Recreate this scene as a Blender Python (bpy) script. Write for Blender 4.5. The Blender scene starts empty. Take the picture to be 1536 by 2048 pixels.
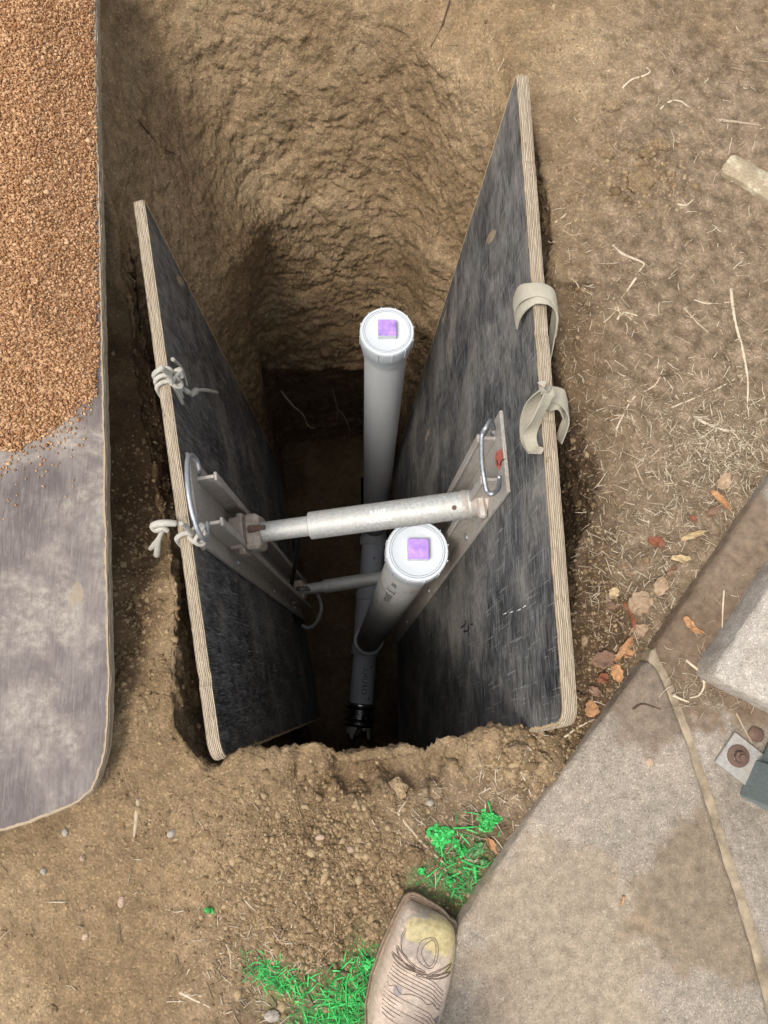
import bpy, math, random
import numpy as np
from mathutils import Vector, Matrix
random.seed(7); RNG = np.random.default_rng(7)
S = bpy.context.scene
COL = S.collection
# ------------------------------------------------------------------ camera model (photo pixels 1536x2048)
F = 1450.0
H = 1.16
_n = np.array([-38., -266., -F]); _n /= np.linalg.norm(_n)
UPC = -_n
_Y = np.array([0, 1., 0]) - UPC * UPC[1]; _Y /= np.linalg.norm(_Y)
_X = np.cross(_Y, UPC)
R = np.array([_X, _Y, UPC])
CAM = np.array([0, 0, H])
def nrm(v):
    v = np.asarray(v, float); return v / max(np.linalg.norm(v), 1e-12)
def ray(px, py): return R @ np.array([px - 768, -(py - 1024), -F]) / F
def P(px, py, z=0.0):
    r = ray(px, py); return r * ((z - H) / r[2]) + CAM
def V(*a): return np.array(a, float)

cam = bpy.data.cameras.new("camera"); co = bpy.data.objects.new("camera", cam); COL.objects.link(co)
M4 = Matrix([list(R[0]) + [0], list(R[1]) + [0], list(R[2]) + [H], [0, 0, 0, 1]])
co.matrix_world = M4
cam.sensor_fit = 'VERTICAL'; cam.sensor_height = 36.0; cam.lens = 36.0 * F / 2048
cam.clip_start = 0.02; cam.clip_end = 100
S.camera = co

# ------------------------------------------------------------------ object helpers
def tag(o, label=None, cat=None, group=None, kind=None):
    if label: o['label'] = label
    if cat: o['category'] = cat
    if group: o['group'] = group
    if kind: o['kind'] = kind
    return o
def empty(name, loc):
    o = bpy.data.objects.new(name, None); o.location = Vector(loc); o.empty_display_size = .05
    COL.objects.link(o); return o
class MB:
    def __init__(s): s.v = []; s.f = []; s.m = []; s.n = 0
    def add(s, v, f, mi=0):
        v = np.asarray(v, float).reshape(-1, 3)
        s.v.append(v); s.f += [tuple(int(i) + s.n for i in q) for q in f]; s.m += [mi] * len(f); s.n += len(v)
        return s
    def build(s, name, mats, parent=None, smooth=True, sharp=None):
        v = np.concatenate(s.v)
        me = bpy.data.meshes.new(name); me.from_pydata([tuple(x) for x in v], [], s.f)
        if not isinstance(mats, (list, tuple)): mats = [mats]
        for m in mats: me.materials.append(m)
        if len(mats) > 1: me.polygons.foreach_set('material_index', s.m)
        if smooth:
            if sharp: me.shade_smooth() if hasattr(me, 'shade_smooth') else None; me.set_sharp_from_angle(angle=math.radians(sharp))
            else: me.polygons.foreach_set('use_smooth', [True] * len(me.polygons))
        me.update()
        o = bpy.data.objects.new(name, me); COL.objects.link(o)
        if parent:
            o.parent = parent
            o.matrix_parent_inverse = Matrix.Translation(-world_loc(parent))
        return o
def world_loc(o):
    p = Vector((0, 0, 0))
    while o: p = p + o.location; o = o.parent if False else None
    return p
def frame(d, up=(0, 0, 1)):
    d = nrm(d); u = np.array(up, float)
    if abs(d @ nrm(u)) > .97: u = np.array([0, 1., 0])
    x = nrm(np.cross(u, d)); y = np.cross(d, x)
    return x, y, d
def smooth_path(pts, n=6):
    p = np.asarray(pts, float)
    if len(p) < 3: return p
    q = np.vstack([2 * p[0] - p[1], p, 2 * p[-1] - p[-2]]); out = []
    for i in range(1, len(q) - 2):
        a, b, c, d = q[i - 1], q[i], q[i + 1], q[i + 2]
        for k in range(n):
            t = k / n
            out.append(.5 * (2 * b + (c - a) * t + (2 * a - 5 * b + 4 * c - d) * t * t + (3 * b - a - 3 * c + d) * t ** 3))
    out.append(p[-1]); return np.array(out)
def tube(pts, r, seg=8, caps=True):
    p = np.asarray(pts, float); n = len(p)
    r = np.full(n, r) if np.isscalar(r) else np.interp(np.linspace(0, 1, n), np.linspace(0, 1, len(r)), r)
    T = np.gradient(p, axis=0); T /= np.maximum(np.linalg.norm(T, axis=1, keepdims=True), 1e-9)
    x, y, _ = frame(T[0]); v = []
    for i in range(n):
        x = x - T[i] * (x @ T[i]); x = nrm(x); y = np.cross(T[i], x)
        for k in range(seg):
            a = 2 * math.pi * k / seg; v.append(p[i] + r[i] * (math.cos(a) * x + math.sin(a) * y))
    f = [(i * seg + k, i * seg + (k + 1) % seg, (i + 1) * seg + (k + 1) % seg, (i + 1) * seg + k) for i in range(n - 1) for k in range(seg)]
    if caps: f += [tuple(range(seg))[::-1], tuple((n - 1) * seg + k for k in range(seg))]
    return v, f
def lathe(A, B, prof, seg=48, up=(0, 0, 1)):
    """prof: list of (dist along A->B in metres, radius)"""
    A = np.asarray(A, float); x, y, d = frame(np.asarray(B) - A, up); v = []
    for t, r in prof:
        for k in range(seg):
            a = 2 * math.pi * k / seg; v.append(A + d * t + r * (math.cos(a) * x + math.sin(a) * y))
    n = len(prof)
    f = [(i * seg + k, i * seg + (k + 1) % seg, (i + 1) * seg + (k + 1) % seg, (i + 1) * seg + k) for i in range(n - 1) for k in range(seg)]
    return v, f
def boxf(o, ex, ey, ez, a0, a1, b0, b1, c0, c1, bev=0.0):
    """box in a local frame, optionally chamfered (24 verts)"""
    bev = min(bev, .45 * min(abs(a1 - a0), abs(b1 - b0), abs(c1 - c0)))
    import itertools
    lo = (a0, b0, c0); hi = (a1, b1, c1)
    if bev <= 0:
        v = [o + ex * a + ey * b + ez * c for a in (a0, a1) for b in (b0, b1) for c in (c0, c1)]
        return v, [(0, 1, 3, 2), (4, 6, 7, 5), (0, 4, 5, 1), (2, 3, 7, 6), (0, 2, 6, 4), (1, 5, 7, 3)]
    v = []; idx = {}
    for s in itertools.product((0, 1), repeat=3):
        for ax in range(3):
            q = [(hi[i] if s[i] else lo[i]) + (0 if i == ax else (-bev if s[i] else bev)) for i in range(3)]
            idx[(s, ax)] = len(v); v.append(o + ex * q[0] + ey * q[1] + ez * q[2])
    f = []
    for ax in range(3):
        i, j = [k for k in range(3) if k != ax]
        for s in (0, 1):
            ring = []
            for a, b in ((0, 0), (1, 0), (1, 1), (0, 1)):
                t = [0, 0, 0]; t[ax] = s; t[i] = a; t[j] = b; ring.append(idx[(tuple(t), ax)])
            f.append(tuple(ring))
        for a in (0, 1):
            for b in (0, 1):
                t0 = [0, 0, 0]; t1 = [0, 0, 0]; t0[i] = t1[i] = a; t0[j] = t1[j] = b; t1[ax] = 1
                t0 = tuple(t0); t1 = tuple(t1)
                f.append((idx[(t0, i)], idx[(t1, i)], idx[(t1, j)], idx[(t0, j)]))
    for s in itertools.product((0, 1), repeat=3): f.append(tuple(idx[(s, a)] for a in range(3)))
    return v, f
def fixn(o):
    import bmesh
    bm = bmesh.new(); bm.from_mesh(o.data); bmesh.ops.recalc_face_normals(bm, faces=bm.faces); bm.to_mesh(o.data); bm.free(); return o

# ------------------------------------------------------------------ noise
def _hash(ix, iy, iz, seed):
    h = (ix.astype(np.int64) * 374761393 + iy.astype(np.int64) * 668265263 + iz.astype(np.int64) * 2147483647 + seed * 974711) & 0xffffffff
    h = ((h ^ (h >> 13)) * 1274126177) & 0xffffffff
    return (h ^ (h >> 16)) & 0xffffffff
def perlin(p, seed=0):
    i = np.floor(p); f = (p - i).astype(np.float32); i = i.astype(np.int64)
    u = f * f * f * (f * (f * 6 - 15) + 10); out = 0
    for dx in (0, 1):
        wx = u[:, 0] if dx else 1 - u[:, 0]
        for dy in (0, 1):
            wy = u[:, 1] if dy else 1 - u[:, 1]
            for dz in (0, 1):
                wz = u[:, 2] if dz else 1 - u[:, 2]
                h = _hash(i[:, 0] + dx, i[:, 1] + dy, i[:, 2] + dz, seed)
                gx = ((h & 255) / 127.5 - 1).astype(np.float32); gy = (((h >> 8) & 255) / 127.5 - 1).astype(np.float32); gz = (((h >> 16) & 255) / 127.5 - 1).astype(np.float32)
                out = out + wx * wy * wz * (gx * (f[:, 0] - dx) + gy * (f[:, 1] - dy) + gz * (f[:, 2] - dz))
    return out
def fbm(p, sc, octv=4, seed=0, ridged=False, gain=.5):
    p = np.asarray(p, float) * sc; a = 1.0; s = 0; t = 0
    for o in range(octv):
        n = perlin(p, seed + o * 17)
        if ridged: n = 1 - 2.2 * np.abs(n) - .45
        s = s + a * n; t += a; a *= gain; p = p * 2.03 + 11.3
    return s / t
def worley(p, sc, seed=0):
    p = np.asarray(p, float) * sc; i = np.floor(p).astype(np.int64); f = p - i; best = np.full(len(p), 9.0); bid = np.zeros(len(p), np.int64)
    for dx in (-1, 0, 1):
        for dy in (-1, 0, 1):
            for dz in (-1, 0, 1):
                h = _hash(i[:, 0] + dx, i[:, 1] + dy, i[:, 2] + dz, seed)
                d = (f[:, 0] - dx - (h & 1023) / 1023.) ** 2 + (f[:, 1] - dy - ((h >> 10) & 1023) / 1023.) ** 2 + (f[:, 2] - dz - ((h >> 20) & 1023) / 1023.) ** 2
                m = d < best; best = np.where(m, d, best); bid = np.where(m, h, bid)
    return np.sqrt(best), (bid & 255) / 255.
def sstep(a, b, x):
    t = np.clip((x - a) / (b - a), 0, 1); return t * t * (3 - 2 * t)

# ------------------------------------------------------------------ materials
class NT:
    def __init__(s, name):
        s.m = bpy.data.materials.new(name); s.m.use_nodes = True; s.t = s.m.node_tree; s.t.nodes.clear()
        s.o = s.t.nodes.new('ShaderNodeOutputMaterial'); s.b = s.t.nodes.new('ShaderNodeBsdfPrincipled')
        s.t.links.new(s.b.outputs[0], s.o.inputs[0]); s.b.inputs['Specular IOR Level'].default_value = .3
        s.pos = s('ShaderNodeNewGeometry').outputs['Position']
    def __call__(s, typ, **kw):
        n = s.t.nodes.new(typ)
        for k, v in kw.items():
            if hasattr(n, k) and not (k in n.inputs): setattr(n, k, v)
            else: s.set(n.inputs[k], v)
        return n
    def set(s, inp, v):
        if isinstance(v, bpy.types.NodeSocket): s.t.links.new(v, inp)
        else:
            try: inp.default_value = v
            except Exception: inp.default_value = tuple(v) + (1,) if len(v) == 3 else v
    def noise(s, sc, det=6, vec=None, rough=.55, dist=0, out='Fac'):
        return s('ShaderNodeTexNoise', Vector=vec or s.pos, Scale=sc, Detail=det, Roughness=rough, Distortion=dist).outputs[out]
    def vor(s, sc, vec=None, out='Distance', feat='F1'):
        n = s('ShaderNodeTexVoronoi', feature=feat); s.set(n.inputs['Vector'], vec or s.pos); n.inputs['Scale'].default_value = sc; return n.outputs[out]
    def ramp(s, fac, stops):
        n = s('ShaderNodeValToRGB'); s.set(n.inputs[0], fac); e = n.color_ramp.elements
        while len(e) < len(stops): e.new(.5)
        for k, (p, c) in enumerate(stops):
            e[k].position = p; c = (c, c, c) if np.isscalar(c) else c; e[k].color = tuple(c) + (1,)
        return n.outputs[0]
    def mix(s, fac, a, b, mode='MIX'):
        n = s.t.nodes.new('ShaderNodeMix'); n.data_type = 'RGBA'; n.blend_type = mode
        s.set(n.inputs[0], fac)
        for k, v in ((6, a), (7, b)):
            if not isinstance(v, bpy.types.NodeSocket): v = tuple(v) + (1,) if len(v) == 3 else v
            s.set(n.inputs[k], v)
        return n.outputs[2]
    def math(s, op, a, b=0.0, c=None):
        n = s.t.nodes.new('ShaderNodeMath'); n.operation = op; s.set(n.inputs[0], a); s.set(n.inputs[1], b)
        if c is not None: s.set(n.inputs[2], c)
        return n.outputs[0]
    def scale(s, vec, v):
        n = s.t.nodes.new('ShaderNodeMapping'); s.set(n.inputs['Vector'], vec); n.inputs['Scale'].default_value = v; return n.outputs[0]
    def attr(s, name, out='Vector'):
        n = s.t.nodes.new('ShaderNodeAttribute'); n.attribute_name = name; return n.outputs[out]
    def bump(s, h, dist=.002, strength=1.0, nrm=None):
        n = s.t.nodes.new('ShaderNodeBump'); s.set(n.inputs['Height'], h); n.inputs['Distance'].default_value = dist; n.inputs['Strength'].default_value = strength
        if nrm: s.set(n.inputs['Normal'], nrm)
        return n.outputs[0]
    def fin(s, col=None, rough=.8, nrm=None, metal=None, spec=None):
        if col is not None:
            s.set(s.b.inputs['Base Color'], col if isinstance(col, bpy.types.NodeSocket) else tuple(col) + (1,))
        s.set(s.b.inputs['Roughness'], rough)
        if nrm: s.set(s.b.inputs['Normal'], nrm)
        if metal is not None: s.set(s.b.inputs['Metallic'], metal)
        if spec is not None: s.set(s.b.inputs['Specular IOR Level'], spec)
        return s.m

def m_soil():
    s = NT('soil')
    a = s.noise(5, 8, rough=.6); b = s.noise(38, 8, rough=.65); c = s.noise(240, 5, rough=.7); vr = s.vor(330, out='Color')
    tan = s.ramp(a, [(.3, (.205, .143, .080)), (.5, (.28, .199, .116)), (.72, (.37, .273, .168))])
    sand = s.ramp(s.noise(3.1, 6, rough=.6, dist=.6), [(.52, 0), (.68, 1)])
    tan = s.mix(s.math('MULTIPLY', sand, .55), tan, (.43, .33, .205))
    top = s.ramp(b, [(.3, (.135, .098, .064)), (.5, (.235, .178, .124)), (.7, (.335, .262, .188))])
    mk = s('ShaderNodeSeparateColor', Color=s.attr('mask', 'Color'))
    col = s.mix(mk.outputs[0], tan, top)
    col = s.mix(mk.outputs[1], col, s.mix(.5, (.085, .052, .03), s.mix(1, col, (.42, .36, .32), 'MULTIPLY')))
    col = s.mix(1, col, s.ramp(b, [(.28, .68), (.5, .97), (.75, 1.28)]), 'MULTIPLY')
    col = s.mix(1, col, s.ramp(c, [(.25, .7), (.5, 1.0), (.78, 1.32)]), 'MULTIPLY')
    vv = s('ShaderNodeSeparateColor', Color=vr)
    col = s.mix(1, col, s.ramp(vv.outputs[0], [(0, .84), (.88, 1.03), (.97, 1.35)]), 'MULTIPLY')
    gm = s.math('MULTIPLY', mk.outputs[2], s.ramp(s.noise(160, 5, rough=.7), [(.36, 0), (.56, 1)]))
    col = s.mix(gm, s.mix(1, col, (.93, .90, .86), 'MULTIPLY'), (.04, .40, .09))
    h = s.math('ADD', s.math('MULTIPLY', c, .8), s.math('MULTIPLY', b, 1.2))
    h = s.math('SUBTRACT', h, s.math('MULTIPLY', s.vor(210), .55))
    return s.fin(col, .95, s.bump(h, .0038, .8), spec=.12)
def m_crumb(name, c0, c1, c2, bumpsc=500):
    s = NT(name)
    r = s('ShaderNodeNewGeometry').outputs['Random Per Island']
    col = s.ramp(r, [(0, c0), (.5, c1), (1, c2)])
    col = s.mix(1, col, s.ramp(s.noise(bumpsc, 4, rough=.7), [(.3, .65), (.5, 1), (.72, 1.35)]), 'MULTIPLY')
    return s.fin(col, .95, s.bump(s.noise(bumpsc, 4), .0012, .8), spec=.15)
def m_plain(name, col, rough=.6, metal=0, var=.15, sc=60, bump=.0006, spec=.3):
    s = NT(name); n = s.noise(sc, 6, rough=.65)
    c = s.mix(1, col, s.ramp(n, [(.25, 1 - var), (.5, 1.0), (.75, 1 + var)]), 'MULTIPLY')
    return s.fin(c, rough, s.bump(n, bump, .6), metal, spec)
def m_ply_face(name, base, base2, pale, dust, dustamt=.5, woodedge=(.52, .38, .22), streak=(4, 60), along='v', scra=.8, fib=.35, bth=.71):
    """phenolic film worn by use: scratches run down the sheet (v axis)"""
    s = NT(name); uv = s.attr('uvt'); sv = s.scale(uv, (streak[1], streak[0], 1) if along == 'v' else (streak[0], streak[1], 1)); sv2 = s.scale(uv, (streak[1] * 5, streak[0] * 4, 1) if along == 'v' else (streak[0] * 4, streak[1] * 5, 1))
    a = s.noise(1.0, 9, sv, .72, .25); b = s.noise(1.0, 6, sv2, .7); big = s.noise(5, 6, uv, .6, .5)
    col = s.mix(s.ramp(big, [(.38, 0), (.62, 1)]), base, base2)
    col = s.mix(s.math('MULTIPLY', s.ramp(a, [(.48, 0), (.78, 1)]), dustamt * .8), col, pale)
    col = s.mix(s.math('MULTIPLY', s.ramp(b, [(.56, 0), (.70, 1)]), .40), col, pale)
    chalk = s.math('MULTIPLY', s.ramp(s.noise(7, 6, sv2 if False else uv, .65, 1.2), [(.5, 0), (.72, 1)]), s.ramp(s.noise(1, 7, s.scale(uv, (160, 30, 1) if along == 'v' else (30, 160, 1)), .75), [(.42, 0), (.62, 1)]))
    col = s.mix(s.math('MULTIPLY', chalk, .75), col, pale)
    scr = None
    for (rz, sx, sy, th) in ((.55, 170, 8, .655), (-.35, 220, 9, .66), (1.25, 200, 10, .665), (.12, 260, 7, .65)):
        sr = s.t.nodes.new('ShaderNodeMapping'); s.set(sr.inputs['Vector'], uv); sr.inputs['Rotation'].default_value = (0, 0, rz); sr.inputs['Scale'].default_value = (sx, sy, 1)
        q = s.ramp(s.noise(1, 3, sr.outputs[0], .55, .25), [(th, 0), (th + .035, .7)]); scr = q if scr is None else s.math('MAXIMUM', scr, q)
    col = s.mix(s.math('MULTIPLY', scr, scra), col, pale)
    fb = s.noise(1, 5, s.scale(uv, (330, 28, 1) if along == 'v' else (28, 330, 1)), .65, .3)
    col = s.mix(s.math('MULTIPLY', s.ramp(fb, [(.50, 0), (.64, 1)]), fib), col, pale); col = s.mix(s.math('MULTIPLY', s.ramp(fb, [(.36, 1), (.47, 0)]), fib * 1.3), col, tuple(k * .35 for k in base))
    dn = s.math('MULTIPLY', s.ramp(s.noise(5, 9, uv, .72, .6), [(.50, 0), (.62, 1)]), s.ramp(s.noise(75, 6, uv, .75), [(.40, .1), (.60, 1)]))
    col = s.mix(s.math('MULTIPLY', dn, .8 * dustamt), col, dust)
    blob = s.ramp(s.noise(14, 3, s.scale(uv, (1, .5, 1)), .5, .2), [(bth, 0), (bth + .02, 1)])
    col = s.mix(s.math('MULTIPLY', s.math('MULTIPLY', blob, s.ramp(s.noise(60, 5, uv, .7), [(.35, .4), (.55, 1)])), .8 * dustamt), col, woodedge)
    ed = s.attr('ed', 'Fac'); en = s.math('ADD', ed, s.math('MULTIPLY', s.math('SUBTRACT', s.noise(55, 6, uv, .7), .5), 1.6))
    col = s.mix(s.ramp(en, [(.5, 0), (.62, 1)]), col, woodedge)
    h = s.math('ADD', a, b)
    return s.fin(col, s.ramp(a, [(.3, .5), (.7, .75)]), s.bump(h, .0012, .5), spec=.25)
def m_ply_edge(name='plywood_edge', light=(.66, .56, .42), dark=(.24, .165, .10)):
    s = NT(name); uv = s.attr('uvt'); t = s('ShaderNodeSeparateXYZ', Vector=uv).outputs[2]
    lay = s.math('FRACT', s.math('ADD', s.math('MULTIPLY', t, 7.0), s.math('MULTIPLY', s.noise(25, 5, uv), .9)))
    line = s.ramp(lay, [(0, .0), (.16, .55), (.35, 1.0), (.7, 1.0), (.9, .5), (1, .0)])
    g = s.noise(1, 6, s.scale(uv, (60, 60, 30)), .7); g2 = s.noise(6, 6, uv, .6)
    col = s.mix(s.ramp(g, [(.35, 0), (.7, 1)]), light, s.mix(.45, light, dark))
    col = s.mix(line, dark, col)
    col = s.mix(s.math('MULTIPLY', s.ramp(g2, [(.45, 0), (.68, 1)]), .55), col, s.mix(.5, dark, (.3, .24, .16)))
    col = s.mix(s.ramp(s.noise(1, 5, s.scale(uv, (50, 50, 3)), .7), [(.6, 0), (.68, .8)]), col, tuple(x * .5 for x in dark))
    h = s.math('ADD', line, g)
    return s.fin(col, .85, s.bump(h, .0025, .8), spec=.15)
def m_concrete(name, base, stains=(), dirt=(.17, .12, .075), tone=(.2, .16, .11)):
    s = NT(name); a = s.noise(7, 8, rough=.65); b = s.noise(60, 8, rough=.7); c = s.noise(420, 3, rough=.6); v = s('ShaderNodeSeparateColor', Color=s.vor(620, out='Color'))
    col = s.mix(s.ramp(a, [(.36, 0), (.66, 1)]), base, tone)
    col = s.mix(1, col, s.ramp(b, [(.28, .7), (.5, 1), (.74, 1.3)]), 'MULTIPLY')
    col = s.mix(1, col, s.ramp(c, [(.3, .8), (.5, 1), (.72, 1.24)]), 'MULTIPLY')
    col = s.mix(1, col, s.ramp(v.outputs[1], [(0, .58), (.12, .95), (.9, 1.04), (.97, 1.5)]), 'MULTIPLY')
    col = s.mix(1, col, s.ramp(s.noise(2.2, 6, rough=.6, dist=.8), [(.35, .88), (.6, 1.05)]), 'MULTIPLY')
    for (cx, cy, rad, amt, dc) in stains:
        d = s('ShaderNodeVectorMath', operation='DISTANCE'); s.set(d.inputs[0], s.pos); d.inputs[1].default_value = (cx, cy, .03)
        m = s.math('ADD', s.math('DIVIDE', d.outputs['Value'], rad), s.math('MULTIPLY', s.math('SUBTRACT', s.noise(13, 8, rough=.65), .5), 1.9))
        col = s.mix(s.math('MULTIPLY', s.ramp(m, [(.75, 1), (1.05, 0)]), amt), col, s.mix(1, dc, s.ramp(b, [(.3, .6), (.7, 1.4)]), 'MULTIPLY'))
    h = s.math('ADD', s.math('MULTIPLY', b, 1.0), s.math('MULTIPLY', c, .5))
    return s.fin(col, .92, s.bump(h, .0028, .7), spec=.15)
def m_metal(name, col, rough=.42, dirt=(.22, .17, .11), dirtamt=.4, metal=.75, sc=30):
    s = NT(name); n = s.noise(sc, 8, rough=.65); n2 = s.noise(sc * 7, 5, rough=.7); d = s.math('MULTIPLY', s.ramp(n, [(.48, 0), (.7, 1)]), dirtamt)
    c = s.mix(d, s.mix(1, col, s.ramp(n2, [(.3, .72), (.7, 1.2)]), 'MULTIPLY'), dirt)
    mt = s.math('SUBTRACT', metal, s.math('MULTIPLY', d, metal))
    return s.fin(c, s.ramp(n2, [(.3, rough), (.7, min(1, rough + .25))]), s.bump(s.math('ADD', n, n2), .0008, .5), mt, .4)
def m_pvc(name, col, dirtamt=.25, rough=.38):
    s = NT(name); n = s.noise(11, 7, rough=.65); n2 = s.noise(90, 6, s.scale(s.pos, (1, 1, .12)), .7)
    c = s.mix(s.math('MULTIPLY', s.ramp(n, [(.5, 0), (.75, 1)]), dirtamt), col, (.36, .31, .24))
    c = s.mix(s.math('MULTIPLY', s.ramp(n2, [(.52, 0), (.75, 1)]), dirtamt * .8), c, (.30, .28, .25))
    return s.fin(c, s.ramp(n, [(.3, rough), (.7, rough + .2)]), s.bump(n2, .0004, .4), 0, .45)
def m_cloth(name, col, rough=.9, sc=900):
    s = NT(name); n = s.noise(30, 6, rough=.6); w = s('ShaderNodeTexWave', Vector=s.pos, Scale=sc * .5, Distortion=1.5).outputs['Fac']
    w2 = s.noise(sc, 3)
    c = s.mix(s.math('MULTIPLY', s.ramp(n, [(.4, 0), (.75, 1)]), .5), col, tuple(x * .55 for x in col))
    c = s.mix(1, c, s.ramp(w2, [(.3, .8), (.7, 1.15)]), 'MULTIPLY')
    return s.fin(c, rough, s.bump(s.math('ADD', w2, s.math('MULTIPLY', w, .4)), .0012, .7), spec=.15)
def m_leaf(name, a, b):
    s = NT(name); n = s.noise(28, 6, rough=.65); n2 = s.noise(160, 5, rough=.7)
    c = s.mix(s.ramp(n, [(.35, 0), (.68, 1)]), a, b); c = s.mix(1, c, s.ramp(n2, [(.3, .6), (.7, 1.35)]), 'MULTIPLY')
    return s.fin(c, .7, s.bump(n2, .001, .6), spec=.25)

SOIL = m_soil()
CRUMB = m_crumb('soil_crumbs', (.15, .10, .055), (.25, .17, .09), (.38, .28, .165))
GRAV = m_crumb('brown_gravel', (.24, .11, .05), (.42, .225, .105), (.62, .40, .23), 700)
FACE_B = m_ply_face('worn_black_film', (.022, .022, .024), (.085, .081, .076), (.34, .33, .31), (.30, .27, .22), .7, streak=(7, 45))
FACE_C = m_ply_face('scratched_black_film', (.024, .025, .027), (.125, .118, .108), (.35, .345, .33), (.34, .31, .26), .75, fib=.42, streak=(10, 38), along='u')
FACE_P = m_ply_face('dusty_purple_film', (.105, .084, .078), (.16, .13, .118), (.30, .265, .235), (.44, .395, .32), .7, (.36, .275, .175), (6, 22), scra=.35, fib=.15, bth=.66)
EDGE = m_ply_edge()
ALU = m_metal('grimy_aluminium', (.50, .46, .41), .5, (.27, .20, .14), .55, .45)
STEEL = m_metal('galvanised_steel', (.42, .44, .46), .38, (.3, .26, .2), .25, .85)
TUBE = m_metal('galvanised_tube', (.52, .52, .49), .5, (.40, .34, .26), .4, .5, 26)
PVC = m_pvc('grey_white_pvc', (.73, .75, .76), .15)
PVCD = m_pvc('dusty_grey_pvc', (.68, .68, .66), .6, .45)
PVCP = m_pvc('pale_blue_pvc', (.84, .87, .92), .08)
CAPW = m_pvc('white_cap_plastic', (.66, .70, .73), .1, .4)
PURP = m_plain('purple_primer', (.47, .29, .80), .5, 0, .5, 45, .0004)
RUB = m_plain('black_rubber', (.012, .012, .012), .45, 0, .2, 80)
SHINY = m_metal('bright_band_steel', (.75, .75, .75), .16, (.2, .2, .2), .05, 1.0)
BLACKINK = m_plain('black_ink', (.02, .02, .022), .7)
GROOVE = m_plain('groove_grey', (.27, .30, .33), .7)
WEB = m_cloth('dusty_webbing', (.50, .455, .355))
ROPE = m_cloth('white_cotton_rope', (.62, .58, .50), sc=1400)
CONC1 = m_concrete('sidewalk_concrete', (.335, .283, .222), [(.50, -.36, .13, .55, (.17, .115, .065)), (.27, -.42, .16, .35, (.30, .215, .13)), (.43, -.10, .07, .6, (.15, .105, .07))], tone=(.275, .235, .185))
CONC2 = m_concrete('dirty_concrete', (.32, .275, .225), [(.56, .06, .22, .92, (.20, .145, .10)), (.50, -.02, .12, .8, (.17, .12, .08)), (.62, -.55, .12, .5, (.17, .14, .1))], tone=(.2, .165, .125))
CONC3 = m_concrete('pale_kerb_concrete', (.43, .39, .34), [], tone=(.36, .30, .24))
GROUT = m_plain('tan_joint_sand', (.30, .24, .165), .95, 0, .5, 50, .003, .1)
GREENP = m_crumb('fluorescent_green_paint', (.04, .15, .04), (.05, .38, .085), (.10, .62, .16), 300)
GREENQ = m_crumb('dusty_green_leaf', (.06, .15, .06), (.10, .25, .09), (.16, .30, .12), 300)
TWIG = m_plain('dry_twig', (.42, .335, .23), .9, 0, .35, 150, .0006, .1)
TWIGP = m_plain('pale_dry_root', (.56, .47, .34), .9, 0, .3, 150, .0006, .1)
TWIGD = m_plain('dark_root', (.085, .055, .04), .9, 0, .35, 150, .0006, .1)
STRAW = m_crumb('straw_bits', (.19, .14, .09), (.34, .265, .18), (.60, .51, .38), 300)
TEAL = m_metal('grey_green_painted_steel', (.20, .245, .24), .6, (.2, .19, .16), .3, .1)
RUST = m_metal('rusty_steel', (.16, .10, .075), .75, (.24, .16, .11), .6, .2, 60)
STONE = m_plain('grey_pebble', (.32, .285, .235), .8, 0, .3, 120, .001, .2)

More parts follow.
